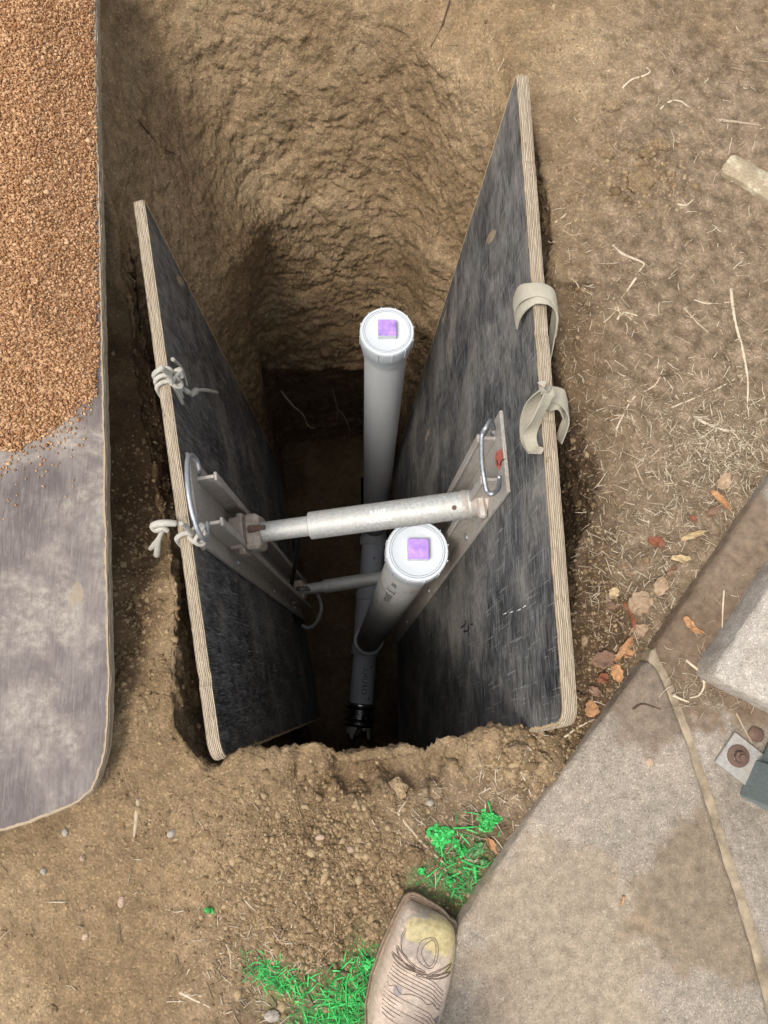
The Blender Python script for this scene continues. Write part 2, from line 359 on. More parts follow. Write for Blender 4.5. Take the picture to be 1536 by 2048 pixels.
# ------------------------------------------------------------------ ground and pit: one continuous sheet
# station: rim pixel, then wall points (x, y) at depths -.45, -1.1, -1.35, -2.3 and the inset / depth of the rounded lip
ST = [
 ((418, 1520), (-.235, -.20), (-.22, -.24), (-.22, -.27), (-.25, -.42), .015, -.06),
 ((352, 1440), (-.275, -.12), (-.26, -.12), (-.26, -.12), (-.30, -.20), .02, -.05),
 ((338, 1330), (-.30, -.03), (-.28, -.03), (-.28, -.03), (-.31, -.02), .02, -.05),
 ((352, 1215), (-.31, .07), (-.30, .07), (-.30, .07), (-.32, .1), .02, -.06),
 ((312, 1080), (-.335, .17), (-.32, .17), (-.32, .17), (-.34, .2), .02, -.08),
 ((285, 960), (-.355, .28), (-.34, .28), (-.34, .28), (-.36, .3), .02, -.08),
 ((252, 780), (-.385, .42), (-.36, .42), (-.36, .42), (-.37, .42), .02, -.08),
 ((228, 560), (-.41, .60), (-.39, .60), (-.39, .60), (-.39, .58), .015, -.08),
 ((205, 330), (-.352, .765), (-.37, .74), (-.37, .74), (-.39, .70), .02, -.08),
 ((188, 130), (-.305, .86), (-.345, .82), (-.36, .84), (-.40, .80), .03, -.09),
 ((190, -40), (-.285, .93), (-.345, .90), (-.38, .96), (-.42, .93), .04, -.10),
 ((280, -150), (-.24, 1.03), (-.29, .89), (-.34, 1.0), (-.38, .99), .08, -.07),
 ((520, -160), (-.13, 1.06), (-.13, .885), (-.13, 1.03), (-.13, 1.0), .09, -.07),
 ((760, -130), (.05, 1.05), (.03, .89), (.05, 1.03), (.04, .99), .11, -.07),
 ((880, -70), (.12, 1.0), (.095, .87), (.12, .98), (.13, .94), .13, -.07),
 ((965, 10), (.15, .90), (.13, .82), (.16, .85), (.19, .85), .11, -.06),
 ((1025, 130), (.24, .84), (.18, .74), (.20, .74), (.23, .76), .06, -.05),
 ((1085, 330), (.31, .72), (.27, .68), (.25, .66), (.27, .66), .02, -.06),
 ((1105, 520), (.325, .58), (.31, .56), (.29, .54), (.29, .54), .015, -.05),
 ((1120, 740), (.33, .42), (.32, .42), (.30, .42), (.30, .42), .015, -.05),
 ((1165, 860), (.35, .30), (.33, .30), (.31, .3), (.31, .3), .02, -.05),
 ((1205, 985), (.365, .22), (.34, .22), (.32, .22), (.32, .2), .015, -.05),
 ((1150, 1090), (.335, .13), (.32, .13), (.30, .12), (.30, .1), .02, -.05),
 ((1150, 1250), (.33, .03), (.31, .03), (.29, .02), (.29, .0), .02, -.04),
 ((1150, 1400), (.31, -.07), (.29, -.08), (.28, -.1), (.29, -.2), .02, -.04),
 ((1085, 1462), (.26, -.15), (.25, -.16), (.25, -.2), (.27, -.42), .02, -.05),
 ((975, 1452), (.20, -.22), (.20, -.34), (.20, -.38), (.21, -.56), .012, -.04),
 ((900, 1474), (.155, -.245), (.17, -.36), (.17, -.40), (.17, -.58), .012, -.04),
 ((820, 1498), (.085, -.265), (.10, -.39), (.10, -.43), (.09, -.62), .012, -.05),
 ((720, 1506), (-.005, -.275), (-.01, -.40), (-.01, -.44), (0, -.63), .012, -.05),
 ((640, 1490), (-.08, -.26), (-.10, -.38), (-.10, -.42), (-.08, -.61), .012, -.05),
 ((548, 1484), (-.16, -.25), (-.18, -.36), (-.18, -.40), (-.17, -.58), .012, -.04),
 ((482, 1502), (-.21, -.24), (-.22, -.34), (-.22, -.38), (-.22, -.54), .012, -.05),
]
CEN = np.array([-.04, .38])
def build_ground():
    ctrl = []
    for (rp, w1, w2, w3, w4, ins, zl) in ST:
        rim = P(rp[0], rp[1], 0)[:2]; d = nrm(rim - CEN)
        tx = ((.95 if d[0] > 0 else -.95) - CEN[0]) / d[0] if abs(d[0]) > 1e-6 else 1e9
        ty = ((1.6 if d[1] > 0 else -.8) - CEN[1]) / d[1] if abs(d[1]) > 1e-6 else 1e9
        o1 = CEN + d * min(tx, ty); o2 = CEN + (o1 - CEN) * 9
        inw = nrm(np.array(w1) - rim) if np.linalg.norm(np.array(w1) - rim) > .01 else -d
        l1 = rim + inw * ins; sp = np.array([0.0, np.clip(w4[1], -.40, .8)]); fl = sp + (np.array(w4) - sp) * .05
        ctrl.append([(*o2, 0), (*o1, 0), (*rim, 0), (*l1, zl), (*w1, -.45), (*w2, -1.1), (*w3, -1.3), (*w4, -2.28), (*(sp + (np.array(w4) - sp) * .7), -2.31), (*fl, -2.32)])
    C = np.array(ctrl)                                     # S,K,3
    ns = len(C); rim = C[:, 2, :2]; seg = np.linalg.norm(np.roll(rim, -1, 0) - rim, axis=1)
    seg = seg + .35 * np.linalg.norm(np.roll(C[:, 1, :2], -1, 0) - C[:, 1, :2], axis=1)
    NU = 1500; cs = np.concatenate([[0], np.cumsum(seg)]); uu = np.linspace(0, cs[-1], NU, endpoint=False)
    si = np.searchsorted(cs, uu, 'right') - 1; si = np.clip(si, 0, ns - 1); t = ((uu - cs[si]) / seg[si])[:, None, None]
    a, b, c, d = C[(si - 1) % ns], C[si], C[(si + 1) % ns], C[(si + 2) % ns]
    ring = .5 * (2 * b + (c - a) * t + (2 * a - 5 * b + 4 * c - d) * t * t + (3 * b - a - 3 * c + d) * t ** 3)
    lin = b + (c - a) * 0 + (c - b) * t
    ring[:, :2] = lin[:, :2]; ring[:, 4:] = lin[:, 4:] * .75 + ring[:, 4:] * .25                                # outer rings stay straight
    sub = [16, 210, 12, 110, 130, 40, 150, 24, 24]; rows = []; lev = []
    for k, n in enumerate(sub):
        for j in range(n):
            s = j / n
            if k == 0: s = 1 - (1 - s) ** 2.5
            rows.append(ring[:, k] * (1 - s) + ring[:, k + 1] * s); lev.append(k + s)
    rows.append(ring[:, -1]); lev.append(len(sub))
    G = np.array(rows); lev = np.array(lev)                # rows, NU, 3
    for _ in range(14): G[1:-1][lev[1:-1] > 1.6] = (.25 * G[:-2] + .5 * G[1:-1] + .25 * G[2:])[lev[1:-1] > 1.6]
    nr = len(G); shp = G.shape
    # gross relief of the banks before normals
    x, y, z = G[..., 0].copy(), G[..., 1].copy(), G[..., 2].copy(); L = np.repeat(lev[:, None], NU, 1)
    def blob(px, py, rad, amt, z0=0):
        p = P(px, py, z0); return amt * np.exp(-(((x - p[0]) ** 2 + (y - p[1]) ** 2) / rad ** 2))
    gm = sstep(2.3, 1.95, L)                                # 1 on the open ground
    sc = P(765, 1532, 0); wob = fbm(G.reshape(-1, 3), 22, 4, 66).reshape(x.shape)
    de = np.sqrt(((x - sc[0]) / .115) ** 2 + ((y - sc[1]) / .050) ** 2) + 1.3 * wob; dz = -.020 * (1 - sstep(.55, 1.15, de)) - .012 * np.exp(-de ** 2) + blob(560, 1545, .05, .012) + blob(930, 1530, .05, .012)
    sc = P(600, 1610, 0); de = np.sqrt(((x - sc[0]) / .07) ** 2 + ((y - sc[1]) / .05) ** 2) + .6 * wob; dz += -.010 * (1 - sstep(.6, 1.1, de)) + blob(870, 1548, .05, -.018) + blob(650, 1620, .09, -.02) + blob(520, 1640, .10, .018) + blob(1050, 1520, .06, .022) + blob(1000, 1490, .04, .012) + blob(600, 1820, .15, .014)
    dz += blob(1290, 340, .09, .012) + blob(1150, 60, .2, .02) + blob(260, 1280, .07, -.035) + blob(262, 1120, .07, -.05) + blob(255, 950, .08, -.06) + blob(240, 780, .08, -.05) + blob(225, 620, .08, -.05) + blob(880, 1720, .08, -.012) + blob(1120, 1520, .03, .01)
    G[..., 2] += dz * gm * (L < 2.9)
    G[..., 2] -= .05 * sstep(-.30, -.34, x) * sstep(.05, .22, y) * sstep(.86, .70, y) * sstep(1.55, 2.0, L) * sstep(3.6, 2.6, L)
    Pn = G.reshape(-1, 3)
    du = np.roll(G, -1, 1) - np.roll(G, 1, 1); dv = np.gradient(G, axis=0)
    N = np.cross(dv, du); N /= np.maximum(np.linalg.norm(N, axis=2, keepdims=True), 1e-9)
    if N[100, :, 2].mean() < 0: N = -N
    N = N.reshape(-1, 3); Lf = L.reshape(-1)
    fade = sstep(.3, 1.0, Lf)
    wall = sstep(1.93, 2.35, Lf) * (1 - sstep(7.0, 7.6, Lf)); flo = sstep(7.0, 7.6, Lf)
    aniso = Pn * np.array([1, 1, 1.9])
    low = sstep(-.6, -1.0, Pn[:, 2]); warp = .03 * perlin(Pn * 12, 5)[:, None]
    w = .030 * fbm(Pn, 3.6, 4, 3) + .014 * fbm(Pn + warp, 8, 6, 21, True, .62) + .017 * fbm(Pn, 26, 5, 31, False, .6) + .007 * fbm(Pn, 120, 3, 33)
    an2 = (Pn + warp) * np.array([1, 1, 2.4]); led = fbm(an2, 5, 5, 23); crk = np.exp(-(led / .022) ** 2)
    w += -.013 * crk * (.45 + .55 * low) * sstep(-.08, .10, fbm(Pn, 5, 2, 27)) + .006 * (sstep(-.03, .03, led) - .5) * sstep(-.5, -.9, Pn[:, 2]) + .014 * low * fbm(an2, 11, 5, 25)
    cd, ci = worley(Pn + .012 * perlin(Pn * 34, 8)[:, None], 34, 5); w += np.where(ci > .55, .017 * np.clip(.5 - cd, 0, 1) * ci, 0) - .003
    cd, ci = worley(Pn + .006 * perlin(Pn * 70, 9)[:, None], 90, 6); w += np.where(ci > .55, .006 * np.clip(.5 - cd, 0, 1) * ci, 0)
    w = np.where(Pn[:, 1] < -.10, (w - .006) * .6 - .004, w)
    g = .016 * fbm(Pn, 4.5, 5, 41) + .007 * fbm(Pn, 26, 5, 51) + .0035 * fbm(Pn, 110, 3, 61)
    cg, ci = worley(Pn, 75, 9); g += np.where(ci > .45, .0032 * np.clip(.6 - cg, 0, 1) * (.4 + ci), 0)
    cg2, ci2 = worley(Pn, 30, 12); lump = np.where(ci2 > .66, np.clip(.5 - cg2, 0, 1), 0)
    disturbed = (np.exp(-((Pn[:, 0] + .02) ** 2 / .06 + (Pn[:, 1] + .38) ** 2 / .03)) + .9 * np.exp(-((Pn[:, 0] - .3) ** 2 / .012 + (Pn[:, 1] + .17) ** 2 / .005)) + 1.0 * np.exp(-((Pn[:, 0] + .37) ** 2 / .004 + (Pn[:, 1] - .1) ** 2 / .12)))
    g += .02 * lump * np.clip(disturbed, .12, 1) + .012 * disturbed * fbm(Pn, 20, 4, 71, True)
    e = w * wall + g * (1 - wall) * fade + .01 * fbm(Pn, 14, 4, 81) * flo
    D = N.copy(); Pn = Pn + D * e[:, None]
    # ragged lip: the rim wanders in plan
    rimw = np.exp(-((Lf - 2.05) / .45) ** 2)
    Pn[:, 1] += np.where(Pn[:, 1] < -.08, rimw * (.030 * fbm(Pn, 20, 5, 94) + .012 * fbm(Pn, 80, 3, 95)), 0)
    Pn[:, 0] += rimw * .022 * fbm(Pn, 9, 5, 91); Pn[:, 1] += rimw * .016 * fbm(Pn, 11, 5, 92)
    v = Pn
    idx = np.arange(nr * NU).reshape(nr, NU)
    q = np.stack([idx[:-1], idx[1:], np.roll(idx, -1, 1)[1:], np.roll(idx, -1, 1)[:-1]], -1).reshape(-1, 4)
    q = q[:, ::-1]
    me = bpy.data.meshes.new('ground'); me.vertices.add(len(v)); me.vertices.foreach_set('co', v.astype(np.float32).ravel())
    me.loops.add(q.size); me.loops.foreach_set('vertex_index', q.ravel().astype(np.int32))
    me.polygons.add(len(q)); me.polygons.foreach_set('loop_start', np.arange(0, q.size, 4, dtype=np.int32)); me.polygons.foreach_set('loop_total', np.full(len(q), 4, np.int32))
    me.update(calc_edges=True); me.polygons.foreach_set('use_smooth', np.ones(len(q), bool))
    # masks: R topsoil, G moist soil and painted shade, B sprayed paint
    X, Yy, Z = v.T
    nz = fbm(v, 7, 4, 101)
    top = sstep(.24, .46, X + .20 * nz) * sstep(1.35, .55, Yy + .6 * nz - .3 * sstep(.4, .6, X)) * sstep(-.25, -.12, Z) * .85
    def bl(px, py, rad): p = P(px, py, 0); return np.exp(-(((X - p[0]) ** 2 + (Yy - p[1]) ** 2) / rad ** 2))
    top = np.clip(top + .9 * bl(930, 1690, .10) + .9 * bl(620, 2010, .14) * (nz > -.2) + .5 * bl(1060, 1620, .06), 0, 1) * (Z > -.2)
    damp_shade = .6 * np.exp(-((X - .365) ** 2 / .0022)) * ((Yy < .62) & (Yy > -.12)) + .75 * bl(1215, 1240, .07) + .75 * bl(1160, 1330, .05) + .6 * bl(1190, 1480, .05) + .55 * bl(1130, 1500, .05) + .5 * bl(740, 1850, .06) + .55 * bl(700, 1720, .05) + .7 * bl(940, 1700, .07) + .7 * bl(930, 1800, .06) + .6 * bl(640, 1990, .09) + .4 * bl(760, 1560, .06)
    damp_shade = damp_shade + .95 * sstep(-.30, -.36, X - .10 * nz) * sstep(.68, .48, Yy) * sstep(-.12, .08, Yy + .2 * nz) + .38 * sstep(-.45, -1.15, Z + .5 * nz)  # left strip: shade put into the soil colour; walls darker with depth
    damp_shade = np.clip(damp_shade * (1 + 1.2 * nz), 0, .9)
    grn = (Z > -.15) * np.clip(.6 * bl(915, 1760, .032) + .35 * bl(945, 1700, .03) + .5 * bl(840, 1760, .02) + .8 * bl(690, 2000, .04) + .45 * bl(640, 2040, .05) + .4 * bl(560, 1950, .03) + .5 * bl(745, 1900, .03), 0, 1)
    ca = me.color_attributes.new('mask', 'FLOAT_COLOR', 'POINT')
    ca.data.foreach_set('color', np.stack([top, damp_shade, grn, np.ones_like(top)], 1).astype(np.float32).ravel())
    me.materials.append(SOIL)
    o = bpy.data.objects.new('ground', me); COL.objects.link(o); o['kind'] = 'structure'
    o['label'] = 'tan dug soil with a deep narrow trench'
    return o
GROUND = build_ground()
bpy.context.view_layer.update()
def hit(px, py):
    r = ray(px, py); ok, l, n, i = GROUND.ray_cast(Vector(CAM), Vector(nrm(r)))
    return (np.array(l), np.array(n)) if ok else (P(px, py, 0), V(0, 0, 1))
def hz(x, y, z0=.3):
    ok, l, n, i = GROUND.ray_cast(Vector((x, y, z0)), Vector((0, 0, -1)))
    return (l[2], np.array(n)) if ok else (0.0, V(0, 0, 1))

# ------------------------------------------------------------------ pavement slabs
def resample(pts, step, closed=True):
    p = np.asarray(pts, float); out = []
    m = len(p) if closed else len(p) - 1
    for i in range(m):
        a, b = p[i], p[(i + 1) % len(p)]; n = max(1, int(np.linalg.norm(b - a) / step))
        for k in range(n): out.append(a + (b - a) * k / n)
    return np.array(out)
def inset(p, d):
    a = np.roll(p, 1, 0); b = np.roll(p, -1, 0); t = b - a; t /= np.maximum(np.linalg.norm(t, axis=1, keepdims=True), 1e-9)
    n = np.stack([-t[:, 1], t[:, 0]], 1); return p + n * d   # CCW -> inward
def area(p): return .5 * np.sum(p[:, 0] * np.roll(p[:, 1], -1) - np.roll(p[:, 0], -1) * p[:, 1])
def cdt_fill(ring, step):
    """triangulate a closed 2D ring with interior points; returns (all 2D points, triangles) with the ring first"""
    from mathutils.geometry import delaunay_2d_cdt
    r = np.asarray(ring); n = len(r); lo, hi = r.min(0), r.max(0); xs = np.arange(lo[0] + step / 2, hi[0], step); ys = np.arange(lo[1] + step / 2, hi[1], step)
    gx, gy = np.meshgrid(xs, ys); g = np.c_[gx.ravel(), gy.ravel()] + RNG.uniform(-.2, .2, (gx.size, 2)) * step
    a, b = r, np.roll(r, -1, 0); ins = np.zeros(len(g), bool)
    for (x0, y0), (x1, y1) in zip(a, b):
        if y0 != y1:
            c = (g[:, 1] > min(y0, y1)) & (g[:, 1] <= max(y0, y1)); ins ^= c & (g[:, 0] < (x1 - x0) * (g[:, 1] - y0) / (y1 - y0) + x0)
    g = g[ins]; pts = [Vector(p) for p in np.vstack([r, g])]
    vo, eo, fo, ov, oe, of = delaunay_2d_cdt(pts, [(i, (i + 1) % n) for i in range(n)], [list(range(n))], 1, 1e-7)
    vo = np.array([tuple(v) for v in vo]); m = {}; extra = []
    for i, o in enumerate(ov):
        k = min(o) if o else -1
        if 0 <= k < n: m[i] = k
        else: m[i] = n + len(extra); extra.append(vo[i])
    tris = [tuple(m[i] for i in f) for f in fo]; out = []
    allp = np.vstack([r, np.array(extra).reshape(-1, 2)])
    for t in tris:
        if len(set(t)) < 3: continue
        p = allp[list(t)]
        ar = .5 * ((p[1, 0] - p[0, 0]) * (p[2, 1] - p[0, 1]) - (p[2, 0] - p[0, 0]) * (p[1, 1] - p[0, 1]))
        out.append(t if ar > 0 else t[::-1])
    return allp, out
def slab(name, outline, ztop, thick, bev, mat, rough=.0015, tilt=(0, 0), parent=None, sharp=None, soft=6):
    p = resample(outline, .008); p = p if area(p) > 0 else p[::-1]
    for _ in range(soft): p = .25 * np.roll(p, 1, 0) + .5 * p + .25 * np.roll(p, -1, 0)
    q = np.c_[p, np.zeros(len(p))]; n1 = fbm(q, 25, 4, 5) * rough * 2.2 + fbm(q, 110, 2, 6) * rough
    p = inset(p, 1.0 * 0) + (inset(p, 1.0) - p) * n1[:, None]
    rings = [(0, ztop - thick), (0, ztop - bev), (bev * .3, ztop - bev * .3), (bev, ztop), (bev * 1.15, ztop + .0002)]
    m = MB(); v = []
    for d, z in rings:
        r = inset(p, d); zz = z + tilt[0] * r[:, 0] + tilt[1] * r[:, 1]; v += [tuple(a) for a in np.c_[r, zz]]
    n = len(p); f = []
    for i in range(len(rings) - 1):
        for k in range(n): f.append((i * n + k, i * n + (k + 1) % n, (i + 1) * n + (k + 1) % n, (i + 1) * n + k))
    base = (len(rings) - 1) * n; allp, tr = cdt_fill(inset(p, rings[-1][0]), min(.03, .12 * float(np.ptp(p[:, 0]))))
    ex = allp[n:]
    if len(ex):
        zz = ztop + .0002 + tilt[0] * ex[:, 0] + tilt[1] * ex[:, 1] + rough * .8 * fbm(np.c_[ex, ex[:, 0] * 0], 9, 3, 12); v += [tuple(a) for a in np.c_[ex, zz]]
    f += [tuple(base + i for i in t) for t in tr]
    m.add(v, f); return m.build(name, mat, parent, sharp=sharp)
def PP(l, z): return [P(a, b, z)[:2] for a, b in l]
SZ = .030
s1 = slab('pavement', PP([(700, 2320), (868, 2048), (912, 1858), (1000, 1728), (1090, 1592), (1170, 1486), (1262, 1362), (1300, 1312), (1326, 1352), (1378, 1488), (1413, 1600), (1456, 1740), (1502, 1880), (1537, 2020), (1627, 2400)], SZ), SZ, .14, .007, CONC1, .0016)
tag(s1, kind='structure'); s1['label'] = 'brown stained concrete pavement slab beside the boot'
s2 = slab('pavement', PP([(1304, 1296), (1360, 1222), (1450, 1090), (1536, 966), (1700, 730), (2300, 800), (2400, 2400), (1645, 2400), (1556, 2020), (1520, 1880), (1472, 1740), (1428, 1600), (1390, 1488), (1340, 1352)], SZ + .004), SZ + .004, .14, .012, CONC2, .0014)
tag(s2, kind='structure'); s2['label'] = 'dirty concrete pavement slab under the pale block'
s3 = slab('pavement_joint', PP([(1296, 1296), (1330, 1284), (1362, 1352), (1412, 1488), (1446, 1600), (1488, 1740), (1536, 1880), (1574, 2020), (1676, 2400), (1600, 2400), (1512, 2020), (1478, 1880), (1432, 1740), (1390, 1600), (1354, 1488), (1304, 1352)], SZ), SZ - .0035, .1, .0005, GROUT, .0035)
tag(s3, kind='structure')
def raised_block():
    z = .10
    a = P(1420, 1352, z)[:2]; b = P(1540, 1172, z)[:2]; c = P(1540, 1412, z)[:2]
    e1 = nrm(np.append(b - a, 0))[:2]; e2 = nrm(np.append(c - a, 0))[:2]
    o = slab('concrete_block', [a, a + e2 * .55, a + e2 * .55 + e1 * .32, a + e1 * .32], z, .068, .008, CONC3, .003)
    tag(o, 'pale rough concrete block lying on the dirty slab at the right edge', 'block')
raised_block()

# ------------------------------------------------------------------ plywood sheets
def plate(name, outline, O, eu, ev, en, thick, faces, parent=None, ew=.010, seed=0, fray=.0012):
    """outline in metres in (u, v); front face at n=0, back at -thick. attributes uvt and ed drive the film and ply textures"""
    p = resample(outline, .006); p = p if area(p) > 0 else p[::-1]
    n = len(p); q = np.c_[p, np.full(n, seed * 3.1)]
    base = fbm(q, 14, 5, seed + 3) * fray * 1.6 + np.abs(fbm(q, 60, 3, seed + 4)) * fray + sstep(.12, .32, fbm(q, 20, 3, seed + 7)) * fray * 1.8
    rings = []  # (inset array, t, ed)
    L = 9
    rings.append((base + ew, 0.0, 0.0)); rings.append((base + .0012, 0.0, 1.0))
    for k in range(L):
        t = (k + .5) / L; j = fbm(np.c_[p, np.full(n, seed + k * 2.7)], 50, 3, seed + 30 + k) * fray * 1.6
        rings.append((base + j + (0.0012 if k in (0, L - 1) else 0), t, 1.0))
    rings.append((base + .0012, 1.0, 1.0)); rings.append((base + ew, 1.0, 0.0))
    nin = inset(p, 1.0) - p; v = []; uvt = []; ed = []
    for ins, t, e in rings:
        r = p + nin * np.asarray(ins)[:, None]
        for a in r: v.append(O + eu * a[0] + ev * a[1] - en * thick * t); uvt.append((a[0], a[1], t)); ed.append(e)
    f = []; mi = []; R_ = len(rings)
    for i in range(R_ - 1):
        for k in range(n):
            f.append((i * n + k, i * n + (k + 1) % n, (i + 1) * n + (k + 1) % n, (i + 1) * n + k)); mi.append(0 if i in (0, R_ - 2) else 1)
    for base, t_, rv in ((0, 0.0, True), ((R_ - 1) * n, 1.0, False)):
        ins0 = rings[0 if rv else -1][0]; allp, tr = cdt_fill(p + nin * np.asarray(ins0)[:, None], .05); off = len(v)
        for a in allp[n:]: v.append(O + eu * a[0] + ev * a[1] - en * thick * t_); uvt.append((a[0], a[1], t_)); ed.append(0.0)
        for t3 in tr:
            q3 = tuple(base + i if i < n else off + i - n for i in t3); f.append(q3[::-1] if rv else q3); mi.append(0)
    me = bpy.data.meshes.new(name); me.from_pydata([tuple(a) for a in v], [], f)
    for m in faces: me.materials.append(m)
    me.polygons.foreach_set('material_index', mi); me.update()
    a = me.attributes.new('uvt', 'FLOAT_VECTOR', 'POINT'); a.data.foreach_set('vector', np.array(uvt, np.float32).ravel())
    a = me.attributes.new('ed', 'FLOAT', 'POINT'); a.data.foreach_set('value', np.array(ed, np.float32))
    o = bpy.data.objects.new(name, me); COL.objects.link(o)
    if parent: o.parent = parent; o.matrix_parent_inverse = Matrix.Translation(-parent.location)
    fixn(o); return o
def rounded(w, h, rr, n=6, skip=()):
    out = []; rr = [rr] * 4 if np.isscalar(rr) else rr
    for ci, a0 in enumerate((-90, 0, 90, 180)):
        r = rr[ci]; cx, cy = ((w - r, r), (w - r, h - r), (r, h - r), (r, r))[ci]
        if ci in skip:
            out.append(((w, 0), (w, h), (0, h), (0, 0))[ci]); continue
        for k in range(n + 1):
            a = math.radians(a0 + 90 * k / n); out.append((cx + r * math.cos(a), cy + r * math.sin(a)))
    return out
class Board:
    def __init__(s, TN, TF, BF, thick):
        s.A, s.B, s.C = P(*TN), P(*TF), P(*BF); s.y = s.B - s.A; s.w = np.linalg.norm(s.y); s.y /= s.w
        s.dn = s.C - s.B; s.h = np.linalg.norm(s.dn); s.dn /= s.h
        s.n = nrm(np.cross(s.y, s.dn))
        if s.n[0] * s.A[0] > 0: s.n = -s.n
        s.t = thick
    def on(s, px, py, c=0.0):
        r = ray(px, py); t = (s.A + s.n * c - CAM) @ s.n / (r @ s.n); return r * t + CAM
LB = Board((444, 1522, .035), (287, 394, .03), (557, 922, -1.45), .0185)
RB = Board((1130, 1450, .17), (1034, 140, .10), (787, 930, -1.5), .0195)
lb = plate('plywood_sheet', rounded(LB.w, LB.h, (.010, .04, .04, .038)), LB.A, LB.y, LB.dn, LB.n, LB.t, [FACE_B, EDGE], seed=1, fray=.0024)
tag(lb, 'black faced plywood sheet standing in the trench, nearer the gravel heap, tied with white rope', 'plywood sheet', 'plywood sheets shoring the trench')
rb = plate('plywood_sheet', rounded(RB.w, RB.h, (.014, .04, .04, .03)), RB.A, RB.y, RB.dn, RB.n, RB.t, [FACE_C, EDGE], seed=2, fray=.0026)
tag(rb, 'taller black faced plywood sheet in the trench with two webbing straps over its edge', 'plywood sheet', 'plywood sheets shoring the trench')
# lying sheet
ZB = .050
lo = PP([(193, -700), (192, 0), (196, 260), (203, 530), (209, 800), (213, 1000), (217, 1250), (220, 1350), (218, 1440), (213, 1500), (203, 1545), (186, 1580), (160, 1603), (130, 1619), (90, 1635), (50, 1650), (0, 1664), (-250, 1740), (-700, 1800)], ZB)
lo += [V(-1.65, -.35), V(-1.65, 2.0)]
ly = plate('plywood_sheet', lo, V(0, 0, ZB), V(1, 0, 0), V(0, 1, 0), V(0, 0, 1), .024, [FACE_P, EDGE], seed=3, ew=.007, fray=.0022)
tag(ly, 'purple brown plywood sheet lying flat, half covered by the gravel heap', 'plywood sheet')

# ------------------------------------------------------------------ gravel heap on the lying sheet
ICO_V = []; _t = (1 + 5 ** .5) / 2
for a, b in ((1, _t), (-1, _t), (1, -_t), (-1, -_t)): ICO_V += [(a, b, 0), (0, a, b), (b, 0, a)]
ICO_V = np.array(ICO_V, float); ICO_V /= np.linalg.norm(ICO_V[0])
def _hull():
    f = []; d = np.linalg.norm(ICO_V[:, None] - ICO_V[None], axis=2); e = d < 1.1
    for i in range(12):
        for j in range(i + 1, 12):
            for k in range(j + 1, 12):
                if e[i, j] and e[j, k] and e[i, k]:
                    n = np.cross(ICO_V[j] - ICO_V[i], ICO_V[k] - ICO_V[i]); f.append((i, j, k) if n @ ICO_V[i] > 0 else (i, k, j))
    return np.array(f)
ICO_F = _hull()
def scatter(name, pos, size, mat, squash=.75, jit=.22, smooth=True, sharp=False):
    pos = np.asarray(pos); n = len(pos); size = np.asarray(size)
    v = ICO_V[None] * (1 + jit * RNG.standard_normal((n, 12, 1))); v = v * (1 + .25 * RNG.standard_normal((n, 1, 3))).clip(.55, 1.5); v[..., 2] *= squash
    ax = RNG.standard_normal((n, 3)); ax /= np.linalg.norm(ax, axis=1, keepdims=True); th = RNG.uniform(0, 6.28, n)
    c, s = np.cos(th)[:, None, None], np.sin(th)[:, None, None]; k = ax[:, None]
    v = v * c + np.cross(np.broadcast_to(k, v.shape), v) * s + k * (v * k).sum(-1, keepdims=True) * (1 - c)
    v = v * size[:, None, None] + pos[:, None]
    f = (ICO_F[None] + 12 * np.arange(n)[:, None, None]).reshape(-1, 3)
    me = bpy.data.meshes.new(name); me.vertices.add(n * 12); me.vertices.foreach_set('co', v.astype(np.float32).ravel())
    me.loops.add(f.size); me.loops.foreach_set('vertex_index', f.ravel().astype(np.int32)); me.polygons.add(len(f))
    me.polygons.foreach_set('loop_start', np.arange(0, f.size, 3, dtype=np.int32)); me.polygons.foreach_set('loop_total', np.full(len(f), 3, np.int32))
    me.update(calc_edges=True); me.polygons.foreach_set('use_smooth', np.full(len(f), smooth)); me.materials.append(mat)
    o = bpy.data.objects.new(name, me); COL.objects.link(o); return o
